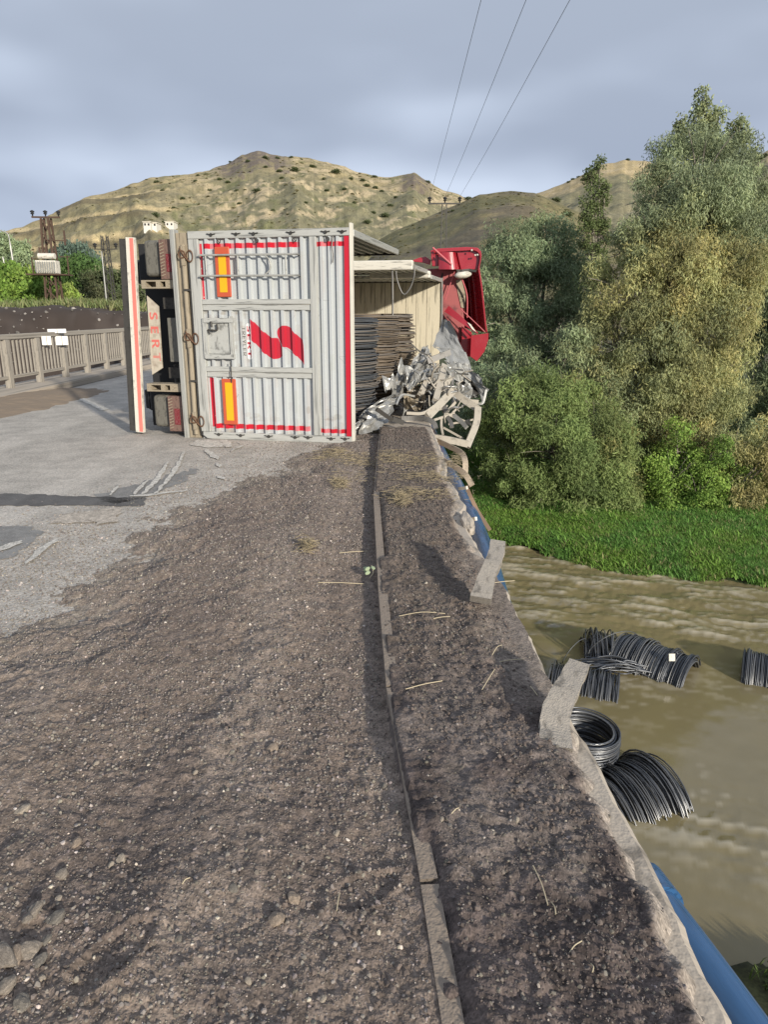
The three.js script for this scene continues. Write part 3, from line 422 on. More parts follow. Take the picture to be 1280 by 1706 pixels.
// ---------------------------------------------------------------- overturned trailer (lying on its right side, roof to the right)
const YAW = THREE.MathUtils.degToRad(12);
const trailer = thing('overturned_trailer', 'white open top semi trailer lying on its side across the bridge edge', 'trailer', V(-0.38, 0.0, -8.68));
trailer.rotation.y = -YAW;
const DOORX0 = -2.02, DOORW = 2.02, DOORH = 2.5;
const doorTex = (() => {
  const S = 1024, c = document.createElement('canvas'); c.width = c.height = S; const g = c.getContext('2d');
  const X = (x) => (x - DOORX0) / DOORW * S, Y = (y) => (1 - y / DOORH) * S;
  g.fillStyle = '#b6b9b9'; g.fillRect(0, 0, S, S);
  const r = rng(31);
  for (let i = 0; i < 260; i++) { g.fillStyle = `rgba(${120 + r() * 30},${105 + r() * 25},${85 + r() * 20},${0.03 + r() * 0.05})`; const x = r() * S, y = r() * S; g.fillRect(x, y, 3 + r() * 26, 30 + r() * 160); }
  for (let i = 0; i < 160; i++) { g.fillStyle = `rgba(110,90,70,${0.04 + r() * 0.08})`; g.fillRect(r() * 340, 350 + r() * 330, 4 + r() * 30, 4 + r() * 40); }
  // mapping of the enlarged photograph's marks to metres on the door
  const zx = (x) => X(-(1211 - x) / 3.0476 * 0.00782), zy = (y) => Y(2.5 - (y - 55) / 1092 * 2.5);
  const poly = (p, col) => { g.fillStyle = col; g.beginPath(); p.forEach(([a, b], i) => i ? g.lineTo(zx(a), zy(b)) : g.moveTo(zx(a), zy(b))); g.closePath(); g.fill(); };
  const curve = (p, col) => { g.fillStyle = col; g.beginPath(); const n = p.length; const m = (i) => [(p[i % n][0] + p[(i + 1) % n][0]) / 2, (p[i % n][1] + p[(i + 1) % n][1]) / 2]; g.moveTo(zx(m(0)[0]), zy(m(0)[1])); for (let i = 1; i <= n; i++) { const [a, b] = m(i); g.quadraticCurveTo(zx(p[i % n][0]), zy(p[i % n][1]), zx(a), zy(b)); } g.fill(); };
  const RED = '#b8283a';
  curve([[712, 494], [712, 498], [740, 530], [790, 578], [808, 594], [838, 594], [846, 600], [866, 665], [862, 690], [840, 704], [812, 704], [790, 692], [740, 640], [712, 606], [711, 606], [711, 520]], RED);
  curve([[838, 582], [838, 555], [852, 536], [878, 528], [905, 538], [920, 556], [938, 580], [968, 605], [973, 620], [974, 728], [972, 732], [940, 694], [905, 656], [885, 642], [866, 640], [860, 630]], RED);
  // word plate, reading downwards
  g.fillStyle = '#f4f1ec'; g.beginPath(); g.roundRect(zx(684), zy(520), zx(712) - zx(684), zy(708) - zy(520), 9); g.fill();
  g.save(); g.translate(zx(697), zy(614)); g.rotate(Math.PI / 2); g.fillStyle = '#b8283a'; g.textAlign = 'center'; g.textBaseline = 'middle'; g.font = 'bold 33px sans-serif'; g.scale((zy(700) - zy(530)) / g.measureText('SERT').width, 1); g.fillText('SERT', 0, 2); g.restore();
  g.save(); g.translate(zx(672), zy(614)); g.rotate(Math.PI / 2); g.fillStyle = '#3c3a38'; g.textAlign = 'center'; g.textBaseline = 'middle'; g.font = '17px sans-serif'; g.scale((zy(690) - zy(535)) / g.measureText('TREYLER').width, 1); g.fillText('TREYLER', 0, 0); g.restore();
  // red and white conspicuity tape
  const tape = (x0, x1, y0, y1, horiz) => { g.fillStyle = '#cf747a'; g.fillRect(zx(x0), zy(y0), zx(x1) - zx(x0), zy(y1) - zy(y0)); g.fillStyle = '#c01c30'; const n = Math.round((horiz ? x1 - x0 : y1 - y0) / 52); for (let i = 0; i < n; i++) { const a = i / n, b = a + 0.62 / n; if (horiz) g.fillRect(zx(lerp(x0, x1, a)), zy(y0), zx(lerp(x0, x1, b)) - zx(lerp(x0, x1, a)), zy(y1) - zy(y0)); } };
  tape(488, 970, 116, 141, true); tape(500, 990, 1062, 1088, true); tape(1032, 1210, 118, 140, true); tape(1032, 1210, 1072, 1094, true);
  for (const [y0, y1, x] of [[115, 405, 452], [810, 1082, 478]]) { g.fillStyle = '#c32338'; g.fillRect(zx(x), zy(y0), zx(x + 28) - zx(x), zy(y1) - zy(y0)); g.fillStyle = '#d9c9c4'; for (let i = 0; i < 6; i++) g.fillRect(zx(x + 14 + r() * 8), zy(y0 + (i + 0.5) / 6 * (y1 - y0)), 5, 6); }
  for (let i = 0; i < 90; i++) { const x = r() * S, y = S - r() * r() * 200; g.fillStyle = `rgba(105,85,65,${0.05 + r() * 0.1})`; g.beginPath(); g.ellipse(x, y, 6 + r() * 40, 4 + r() * 16, 0, 0, 6.3); g.fill(); }
  for (let i = 0; i < 46; i++) { g.strokeStyle = `rgba(95,90,85,${0.25 + r() * 0.3})`; g.lineWidth = 1 + r(); const x = r() * S, y = r() * S, l = 10 + r() * 60, a = r() * 6.3; g.beginPath(); g.moveTo(x, y); g.lineTo(x + Math.cos(a) * l, y + Math.sin(a) * l); g.stroke(); }
  // rust runs
  for (let i = 0; i < 60; i++) { g.strokeStyle = `rgba(70,45,30,${0.15 + r() * 0.25})`; g.lineWidth = 1 + r() * 1.5; const x = X(-1.85 + r() * 0.36), y = Y(1.5 - r() * 0.15); g.beginPath(); g.moveTo(x, y); g.lineTo(x + (r() - 0.5) * 8, y + r() * 26); g.stroke(); }
  const t = new THREE.CanvasTexture(c); t.colorSpace = THREE.SRGBColorSpace; return t;
})();
const doorMat = std({ map: doorTex, roughness: 0.5, metalness: 0.1 });
function corrugated(x0, x1, y0, y1, z, period, depth, phase, top = 0.4) { // ribs run along y, stand proud towards +z
  const prof = [[x0, z]], s = 0.012;
  for (let a = x0 + phase; a < x1; a += period) { const b = a + period * top; for (const [x, zz] of [[a, z], [a + s, z + depth], [b - s, z + depth], [b, z]]) if (x > x0 && x < x1) prof.push([x, zz]); }
  prof.push([x1, prof[prof.length - 1][1]]);
  const p = [], uv = [];
  for (let i = 0; i < prof.length - 1; i++) { const [a, za] = prof[i], [b, zb] = prof[i + 1]; if (b - a < 1e-5) continue; for (const [x, y, zz] of [[a, y0, za], [b, y0, zb], [b, y1, zb], [a, y0, za], [b, y1, zb], [a, y1, za]]) { p.push(x, y, zz); uv.push((x - DOORX0) / DOORW, y / DOORH); } }
  const g = new THREE.BufferGeometry(); g.setAttribute('position', new THREE.Float32BufferAttribute(p, 3)); g.setAttribute('uv', new THREE.Float32BufferAttribute(uv, 2)); g.computeVertexNormals(); return g;
}
{
  const t = trailer, P = 0.1335;
  mesh('door_panel', corrugated(-1.9, -0.505, 1.72, 2.415, -0.05, P, 0.042, 0.07), doorMat, t);
  mesh('door_panel', corrugated(-1.9, -0.505, 0.915, 1.59, -0.05, P, 0.042, 0.07), doorMat, t);
  mesh('door_panel', corrugated(-1.9, -0.505, 0.088, 0.785, -0.05, P, 0.042, 0.07), doorMat, t);
  mesh('roof_edge_panel', corrugated(-0.42, -0.088, 0.088, 2.415, -0.04, 0.098, 0.03, 0.03, 0.55), doorMat, t);
  // frame members with rounded edges
  const fr = (a) => mesh('frame_member', box(...a, 0.006), M.panel, t);
  fr([-2.03, 0.0, 2.415, 2.5, -0.07, 0.0]); fr([-2.0, 0.0, 0.0, 0.088, -0.07, 0.002]); fr([-2.03, -1.9, 0.09, 2.413, -0.07, -0.002]);
  fr([-0.505, -0.42, 0.09, 2.413, -0.07, 0.004]);
  fr([-1.898, -0.507, 1.66, 1.72, -0.06, 0.0]); fr([-1.898, -0.507, 1.59, 1.657, -0.06, -0.012]); fr([-1.898, -0.507, 0.852, 0.915, -0.06, 0.0]); fr([-1.898, -0.507, 0.785, 0.849, -0.06, -0.012]);
  mesh('red_edge_stripe', box(-0.086, -0.022, 0.09, 2.412, -0.06, -0.006, 0.004), M.redTape, t);
  mesh('edge_profile', box(-0.02, 0.012, -0.012, 2.55, -0.08, 0.004, 0.004), M.white, t);
  mesh('hinge_post', box(-2.2, -2.035, 0.0, 2.49, -0.1, -0.03, 0.006), M.dusty, t);
  mesh('hinge_tube', new THREE.CylinderGeometry(0.032, 0.032, 2.3, 10).translate(-2.1, 1.2, -0.01), M.dusty, t);
  mesh('edge_profile', box(-2.265, -2.203, -0.015, 2.53, -0.12, 0.0, 0.006), M.alu, t);
  // reflector plates
  for (const [x0, x1, y0, y1, k] of [[-1.69, -1.5, 1.745, 2.32, 0], [-1.70, -1.51, 0.19, 0.765, 1]]) { const pl = mesh('reflector_plate', box(x0, x1, y0, y1, -0.01, 0.012, 0.012), M.orange, t); mesh('yellow_field', box(x0 + 0.048, x1 - 0.045, y0 + 0.055, y1 - (k ? 0.045 : 0.09), 0.0125, 0.016), M.yellow, pl); }
  // ladder folded on the door
  const lad = new THREE.Group(); lad.name = 'ladder'; t.add(lad);
  for (const y of [2.225, 1.99]) mesh('ladder_rail', tube([V(-1.88, y, 0.045), V(-0.62, y - 0.005, 0.045)], 0.0125, 8), M.alu, lad);
  for (const x of [-1.79, -1.38, -0.78]) mesh('rung', tube([V(x, 1.99, 0.045), V(x, 2.225, 0.045)], 0.009, 6), M.alu, lad);
  mesh('rung', tube([V(-1.05, 2.225, 0.045), V(-0.99, 2.17, 0.045), V(-0.97, 2.1, 0.045), V(-0.99, 2.04, 0.045), V(-1.06, 1.99, 0.045)], 0.009, 6), M.alu, lad);
  for (const [x, y] of [[-1.86, 2.225], [-1.86, 1.99], [-0.64, 2.222], [-0.64, 1.987]]) mesh('bracket', tube([V(x, y, 0.045), V(x, y - 0.012, -0.03)], 0.009, 6), M.darkSteel, lad);
  // small grain hatch with its slide frame and lever
  const hatch = new THREE.Group(); hatch.name = 'grain_hatch'; t.add(hatch);
  mesh('hatch_plate', box(-1.85, -1.56, 1.07, 1.44, -0.005, 0.005, 0.003), M.panel, hatch);
  mesh('hatch_frame', merge([box(-1.9, -1.845, 1.02, 1.5, -0.01, 0.025), box(-1.545, -1.505, 1.03, 1.52, -0.01, 0.03), box(-1.88, -1.49, 1.445, 1.5, -0.01, 0.035), box(-1.885, -1.5, 1.01, 1.065, -0.01, 0.03)]), M.panel, hatch);
  mesh('hatch_lever', merge([tube([V(-1.77, 1.46, 0.05), V(-1.765, 1.39, 0.055)], 0.014, 6), tube([V(-1.82, 1.36, 0.04), V(-1.70, 1.36, 0.04), V(-1.70, 1.43, 0.04)], 0.012, 6), tube([V(-1.82, 1.36, 0.04), V(-1.8, 1.31, 0.03)], 0.01, 5)]), M.darkSteel, hatch);
  // lashing rings, hooks and hinge ironwork
  const r = rng(41);
  const hook = (x, y, s = 1) => mesh('lashing_hook', merge([new THREE.TorusGeometry(0.016 * s, 0.005, 5, 10).translate(x, y, 0.012), tube([V(x - 0.055 * s, y + 0.012, 0.012), V(x, y + 0.004, 0.018), V(x + 0.055 * s, y + 0.01, 0.012)], 0.006, 5)]), M.darkSteel, t);
  for (const x of [-1.72, -1.4, -1.18, -0.72, -0.3, -0.1]) hook(x, 2.455); for (const x of [-1.78, -1.48, -1.1, -0.75, -0.58, -0.28, -0.1]) hook(x, 0.05 + r() * 0.01);
  for (const x of [-1.63, -1.15, -0.68, -0.28]) mesh('lashing_hook', merge([new THREE.TorusGeometry(0.022, 0.005, 5, 10).translate(x, 2.38, 0.0), tube([V(x - 0.03, 2.42, 0), V(x + 0.02, 2.36, 0.01)], 0.006, 5)]), M.darkSteel, t);
  mesh('dangling_rope', tube([V(-0.215, 2.41, 0.0), V(-0.225, 2.3, 0.01), V(-0.212, 2.2, 0.012), V(-0.222, 2.12, 0.01)], 0.008, 6), M.greyBar, t);
  for (const y of [2.24, 1.27, 0.24]) { const hg = new THREE.Group(); hg.name = 'hinge'; t.add(hg);
    mesh('hinge_plate', box(-2.12, -2.07, y - 0.13, y + 0.1, -0.005, 0.03, 0.006), M.dusty, hg);
    mesh('hinge_ring', merge([new THREE.TorusGeometry(0.042, 0.009, 6, 14).translate(-2.105, y, 0.03), new THREE.TorusGeometry(0.05, 0.008, 6, 14).scale(0.8, 1.3, 1).translate(-2.01, y - 0.02, 0.015), tube([V(-2.13, y + 0.07, 0.02), V(-2.1, y + 0.02, 0.04), V(-2.04, y - 0.06, 0.03)], 0.01, 5)]), M.rust, hg); }
  for (const y of [1.83, 0.73]) mesh('bolt', box(-2.11, -2.03, y - 0.012, y + 0.012, 0, 0.03), M.darkSteel, t);
  mesh('rubber_seal', tube([V(-2.035, 2.2, 0.004), V(-2.032, 1.2, 0.004), V(-2.03, 0.15, 0.004), V(-1.99, 0.02, 0.006), V(-1.5, -0.005, 0.006), V(-0.6, -0.012, 0.006)], 0.009, 6, 40), M.black, t);
  mesh('cable', tube([V(-1.56, 0.97, 0.02), V(-1.55, 0.85, 0.03), V(-1.56, 0.75, 0.02), V(-1.57, 0.68, 0.0)], 0.007, 5), M.darkSteel, t);
  // underside seen at the left
  const bump = mesh('bumper', beam([V(-2.85, 2.46, -0.12), V(-2.96, 0.03, -0.12)], 0.115, 0.05, V(0, 0, 1)), M.white, t);
  mesh('bumper_stripe', beam([V(-2.83, 2.45, -0.0935), V(-2.935, 0.04, -0.0935)], 0.05, 0.004, V(0, 0, 1)), M.fadedRed, bump);
  mesh('bumper_backing', beam([V(-2.96, 2.45, -0.2), V(-3.065, 0.04, -0.2)], 0.12, 0.14, V(0, 0, 1)), M.darkSteel, bump);
  for (const [y0, y1, dx] of [[1.96, 2.43, 0], [0.06, 0.52, -0.05]]) {
    mesh('mud_guard', box(-2.72 + dx, -2.49 + dx, y0 + 0.04, y1, -0.42, -0.16, 0.05), M.fender, t);
    const l = mesh('tail_lamp', box(-2.47 + dx, -2.27, y0, y1, -0.22, -0.09, 0.012), std({ color: rgb(0.2, 0.125, 0.105), roughness: 0.6, map: tex(dirtyData, 512, true, 3) }), t);
    mesh('lens', box(-2.38 + dx, -2.30 + dx, y0 + 0.09, y0 + 0.3, -0.0895, -0.083, 0.003), std({ color: rgb(0.2, 0.02, 0.025), roughness: 0.3, bumpMap: tex(grainBump, 512, false, 6), bumpScale: 0.004 }), l);
    for (let i = 0; i < 11; i++) mesh('lens_rib', beam([V(-2.455 + dx, y0 + 0.04 + i * 0.037, -0.086), V(-2.40 + dx, y0 + 0.06 + i * 0.037, -0.086)], 0.008, 0.008, V(0, 0, 1)), M.dusty, l);
  }
  for (const [y, dx] of [[1.905, 0], [0.625, -0.05]]) { const bm = mesh('cross_beam', merge([box(-2.75 + dx, -2.26, y + 0.032, y + 0.05, -0.3, -0.1), box(-2.75 + dx, -2.26, y - 0.05, y - 0.032, -0.3, -0.1), box(-2.75 + dx, -2.69 + dx, y - 0.032, y + 0.032, -0.3, -0.1), box(-2.55 + dx, -2.49 + dx, y - 0.032, y + 0.032, -0.3, -0.1), box(-2.42 + dx, -2.26, y - 0.032, y + 0.032, -0.3, -0.1), box(-2.69 + dx, -2.42 + dx, y - 0.03, y + 0.03, -0.3, -0.26)]), M.dusty, t); }
  // name board under the bumper
  const cv = document.createElement('canvas'); cv.width = 128; cv.height = 512; const g = cv.getContext('2d'); g.fillStyle = '#b8ae9d'; g.fillRect(0, 0, 128, 512); for (let i = 0; i < 200; i++) { g.fillStyle = `rgba(90,75,60,${r() * 0.12})`; g.fillRect(r() * 128, r() * 512, 6 + r() * 40, 3 + r() * 30); }
  'SERT'.split('').forEach((ch, i) => { g.save(); g.translate(66, 128 + i * 88); g.rotate(Math.PI / 2); g.font = 'bold 108px sans-serif'; g.textAlign = 'center'; g.textBaseline = 'middle'; g.fillStyle = `rgba(205,92,84,${i === 3 ? 0.55 : 0.85})`; g.fillText(ch, 0, 0); g.restore(); });
  const st = new THREE.CanvasTexture(cv); st.colorSpace = THREE.SRGBColorSpace;
  const sh = new THREE.Shape(); [[-2.755, 0.78], [-2.60, 0.87], [-2.585, 1.64], [-2.735, 1.77]].forEach(([x, y], i) => i ? sh.lineTo(x, y) : sh.moveTo(x, y));
  const sg = new THREE.ExtrudeGeometry(sh, { depth: 0.02, bevelEnabled: false }); { const p = sg.attributes.position, uv = sg.attributes.uv; for (let i = 0; i < p.count; i++) uv.setXY(i, (p.getX(i) + 2.76) / 0.18, (p.getY(i) - 0.78) / 0.99); }
  mesh('name_board', sg.translate(0, 0, -0.2), std({ map: st, roughness: 0.7 }), t);
  mesh('chassis_box', box(-2.47, -2.275, 0.95, 1.5, -0.5, -0.16, 0.01), M.fender, t);
  mesh('air_valve', box(-2.36, -2.30, 0.74, 0.83, -0.3, -0.2, 0.01), M.white, t);
  for (const y of [0.8, 1.68]) mesh('chassis_rail', box(-2.58, -2.27, y - 0.07, y + 0.07, -7.4, -0.3), M.darkSteel, t);
  mesh('rear_cross_beam', box(-3.02, -2.268, 0.56, 1.94, -0.74, -0.64, 0.02), M.black, t); for (const [a, b] of [[0.05, 0.54], [1.96, 2.43]]) mesh('mud_flap', box(-3.04, -2.268, a, b, -0.62, -0.6), M.black, t);
  mesh('spring_hanger', box(-2.62, -2.3, 0.72, 0.9, -1.6, -0.7, 0.03), M.black, t); mesh('spring_hanger', box(-2.62, -2.3, 1.6, 1.78, -1.6, -0.7, 0.03), M.black, t); mesh('axle_carrier', box(-3.05, -2.27, 0.55, 1.95, -1.3, -1.1, 0.04), M.black, t); mesh('brake_chamber', new THREE.CylinderGeometry(0.1, 0.1, 0.3, 16).translate(-2.5, 0.75, -0.5), M.darkSteel, t);
  mesh('cross_member', box(-2.5, -2.268, 0.2, 2.3, -0.6, -0.5), M.darkSteel, t);
  for (let k = 0; k < 3; k++) { const z = -1.5 - k * 1.3; mesh('axle', tube([V(-3.02, 0.1, z), V(-3.02, 2.4, z)], 0.07, 10), M.black, t);
    for (const y of [0.33, 2.12]) { const w = new THREE.Group(); w.name = 'wheel'; w.position.set(-3.1, y, z); t.add(w);
      const prof = [[0.27, -0.15], [0.42, -0.16], [0.465, -0.13], [0.47, 0], [0.465, 0.13], [0.42, 0.16], [0.27, 0.15], [0.27, -0.15]].map(([a, b]) => new THREE.Vector2(a, b));
      const grooves = []; for (let i = 0; i < 40; i++) { const a = i / 40 * 6.283; grooves.push(new THREE.BoxGeometry(0.03, 0.25, 0.04).translate(0.468, 0, 0).rotateY(a)); }
      mesh('tyre', merge([new THREE.LatheGeometry(prof, 36), ...grooves]), M.black, w); mesh('rim', new THREE.CylinderGeometry(0.27, 0.27, 0.2, 24), M.fender, w); } }
  // body behind the door: floor, fallen lower wall, wall flaps above, headboard
  mesh('floor', box(-2.26, -2.2, 0.02, 2.44, -7.82, -0.121), M.dusty, t);
  mesh('lower_wall', box(-2.19, -0.5, 0.0, 0.035, -7.8, -0.13), M.panel, t);
  const flap = (name, z0, z1, y, x1, tilt) => { const gp = new THREE.Group(); gp.name = name; t.add(gp); gp.position.set(0, y, 0); gp.rotation.z = tilt;
    mesh('wall_sheet', box(-2.19, x1, 0.03, 0.045, z0, z1), M.sheet, gp);
    for (let x = -2.1; x < x1 - 0.05; x += 0.14) mesh('wall_rib', box(x, x + 0.06, -0.012, 0.029, z0 + 0.02, z1 - 0.02), M.panel, gp);
    mesh('wall_rail', box(-2.19, x1 + 0.01, -0.03, 0.052, z0 - 0.04, z0 - 0.001, 0.01), M.darkSteel, gp); mesh('wall_rail', box(x1 + 0.001, x1 + 0.035, -0.03, 0.05, z0, z1, 0.01), M.alu, gp); return gp; };
  flap('side_wall', -2.85, -0.09, 2.44, -0.02, 0);
  const f2 = flap('side_wall', -6.1, -4.3, 2.33, -0.06, 0.0); mesh('wall_rail', box(-2.19, 0.0, -0.06, 0.1, -4.3, -4.15, 0.02), M.white, f2);
  const f3 = flap('side_wall', -7.8, -6.2, 2.24, 0.0, 0.0); mesh('wall_rail', box(-1.2, 0.02, -0.02, 0.12, -6.2, -6.05, 0.03), M.white, f3);
  for (let i = 0; i < 9; i++) { const x0 = -2.19 + i * 0.236, x1 = i === 8 ? -0.0 : x0 + 0.228; mesh('headboard_panel', box(x0, x1, 0.0, 2.3, -7.86, -7.82, 0.006), M.cream, t); }
  mesh('headboard_backing', box(-2.19, 0.0, 0.0, 2.29, -7.9, -7.862), M.darkSteel, t);
  mesh('corner_post', tube([V(0.02, 2.3, -7.82), V(0.03, 1.3, -7.82), V(0.0, 0.9, -7.8)], 0.03, 6), M.greyBar, t);
  // straps hanging from the wall
  mesh('strap', tube([V(-0.36, 2.36, -4.2), V(-0.35, 1.9, -4.2), V(-0.345, 1.45, -4.18)], 0.018, 6), M.greyBar, t);
  mesh('strap', tube([V(-0.3, 2.36, -4.2), V(-0.27, 2.1, -4.2), V(-0.15, 1.87, -4.2), V(-0.06, 1.95, -4.2), V(0.02, 2.15, -4.2), V(0.03, 2.36, -4.2)], 0.014, 6), M.greyBar, t);
}
// ---- wire coils
function coilGeo({ R = 0.6, L = 1.3, n = 60, layers = 2, wire = 0.011, seed = 1, arc = Math.PI * 2, fan = 0, mess = 0.012, start = 0, seg = 30 }) { // axis along x, centred
  const r = rng(seed), list = [], light = [];
  for (let l = 0; l < layers; l++) for (let i = 0; i < n; i++) {
    const u = (i + r() * 0.7) / n - 0.5, rad = R - l * 0.045 + (r() - 0.5) * mess * 2.2 + n2(u * 9, l * 3, seed) * mess * 1.6, a = arc >= 6.28 ? arc : arc * (0.9 + r() * 0.12);
    const g = new THREE.TorusGeometry(rad, wire * (0.8 + r() * 0.5), 4, seg, a); g.rotateZ(start + (arc >= 6.28 ? r() * 6 : (r() - 0.5) * 0.1)); g.scale(1, 1 + (r() - 0.5) * 0.05, 1);
    g.rotateY(Math.PI / 2); g.rotateY((r() - 0.5) * mess * 3.2); g.rotateZ((r() - 0.5) * mess * 3.2);
    if (fan) { g.translate(0, 0, -R); g.rotateY(fan * u); g.translate(L * 0.3 * u, 0, R); } else g.translate(u * L, (r() - 0.5) * mess, (r() - 0.5) * mess);
    (r() < 0.3 ? light : list).push(g);
  }
  return [merge(list), merge(light)];
}
function coil(label, pos, rot, opt, mat = M.wire, extra) {
  const t = thing('wire_coil', label, 'wire coil', pos, opt.group ?? 'steel wire coils fallen into the river');
  const [ga, gb] = coilGeo(opt), b = mesh('wire_turns', ga, mat, t); mesh('wire_turns', gb, mat === M.wire ? M.paleWire : M.mutedWire, t); t.rotation.set(...rot, 'YXZ');
  const R = opt.R ?? 0.6; if (opt.ties !== 0) for (const u of [-0.25, 0.25]) mesh('tie_band', new THREE.TorusGeometry(0.055, 0.008, 4, 10).scale(1, 1, 1).rotateX(0).translate((opt.L ?? 1.3) * u, R - 0.02, 0), mat, t);
  return t;
}
{
  const g = { group: 'steel wire coils loaded in the trailer', ties: 0 };
  const world = (x, y, z) => { const v = V(x, y, z); return v.applyAxisAngle(V(0, 1, 0), -YAW).add(trailer.position); };
  coil('nearest upright wire coil stacked inside the trailer', world(-0.62, 0.78, -1.55), [0, 0, Math.PI / 2], { R: 0.56, L: 1.44, n: 92, layers: 2, wire: 0.0075, seed: 3, mess: 0.02, ...g }, M.greyWire);
  coil('rusty upright wire coil behind the nearest one in the trailer', world(-0.55, 0.76, -2.75), [0, 0, Math.PI / 2], { R: 0.58, L: 1.5, n: 92, layers: 2, wire: 0.0075, seed: 4, mess: 0.026, ...g }, M.rustWire);
  coil('farthest brown wire coil before the cream headboard', world(-0.5, 0.74, -3.95), [0, 0, Math.PI / 2], { R: 0.56, L: 1.6, n: 92, layers: 2, wire: 0.0075, seed: 5, mess: 0.028, ...g }, M.rustWire);
}
{
  const P = (px, py, h) => atH(px, py, h);
  const c1 = P(1085, 1100, -4.12); coil('long wire coil lying half sunk in the middle of the river', V(c1.x + 0.05, WATER - 0.2, c1.z), [0, -0.72, -0.03], { R: 0.53, L: 1.25, n: 84, layers: 3, seed: 6, wire: 0.010, mess: 0.026 });
  const c1b = P(1003, 1082, -4.1); coil('tangled dark coil end behind the long coil in the river', V(c1b.x, WATER - 0.26, c1b.z - 0.1), [0, -0.2, 0.05], { R: 0.5, L: 0.5, n: 34, layers: 2, seed: 7, wire: 0.011, mess: 0.09 });
  const c2 = P(985, 1135, -4.15); coil('flattened wire coil behind the large bent rail post', V(c2.x - 0.1, WATER - 0.27, c2.z), [0, -0.35, 0], { R: 0.46, L: 1.05, n: 62, layers: 3, seed: 8, wire: 0.011, mess: 0.05 });
  const c3 = P(1285, 1122, -4.1); coil('wire coil at the right edge of the picture in the river', V(c3.x + 0.28, WATER - 0.16, c3.z), [0, -0.5, 0.05], { R: 0.5, L: 1.3, n: 74, layers: 3, seed: 9, wire: 0.010, mess: 0.018 });
  const c4 = P(985, 1275, WATER); coil('upright wire coil standing in the water beside the bridge', V(c4.x - 0.12, WATER - 0.02, c4.z - 0.1), [0.05, 0.2, Math.PI / 2 - 0.05], { R: 0.44, L: 1.1, n: 74, layers: 2, seed: 10, wire: 0.012, mess: 0.012, ties: 0 });
  const c5 = P(1080, 1330, WATER); coil('fanned out wire coil nearest the camera in the river', V(c5.x - 0.08, WATER - 0.33, c5.z - 0.15), [0, 0.36, 0.1], { R: 0.6, L: 0.85, n: 84, layers: 3, seed: 12, wire: 0.010, mess: 0.04, ties: 0 });
  // loose strands trailing between coils
  const r = rng(51), list = []; const a0 = P(1085, 1118, -4.15), b0 = P(985, 1112, -4.12);
  for (let i = 0; i < 26; i++) { const a = a0.clone().add(V((r() - 0.5) * 0.5, r() * 0.06 - 0.03, (r() - 0.5) * 0.4)), b = b0.clone().add(V((r() - 0.5) * 0.4, r() * 0.1, (r() - 0.5) * 0.6)), m = a.clone().lerp(b, 0.5).add(V(0, r() * 0.14, (r() - 0.5) * 0.35)); list.push(tube([a, m, b], 0.012, 4, 10)); }
  tag(mesh('loose_wire', merge(list), M.wire), 'bundle of loose wire strands trailing between two coils in the river', 'wire');
  const loops = [[1020, 1082, 0.55, 0.3], [985, 1078, 0.4, 1.1], [958, 1085, 0.35, 0.7]].map(([x, y, R, a]) => { const p = P(x, y, -4.1); return new THREE.TorusGeometry(R, 0.008, 4, 30, 3.6).rotateY(a).rotateX(0.4).translate(p.x, WATER + 0.02, p.z); });
  tag(mesh('loose_wire', merge(loops), M.greyWire), 'thin wire loops standing out of the river beside the tangled coil', 'wire');
  const tg = P(1115, 1096, -3.9), c = Math.cos(-0.55); tag(mesh('paper_tag', box(-0.05, 0.05, -0.06, 0.06, -0.004, 0.004).rotateX(-0.3).translate(tg.x, -3.83, tg.z + 0.12), M.white), 'small white tag stuck on the end of the long river coil', 'tag');
}

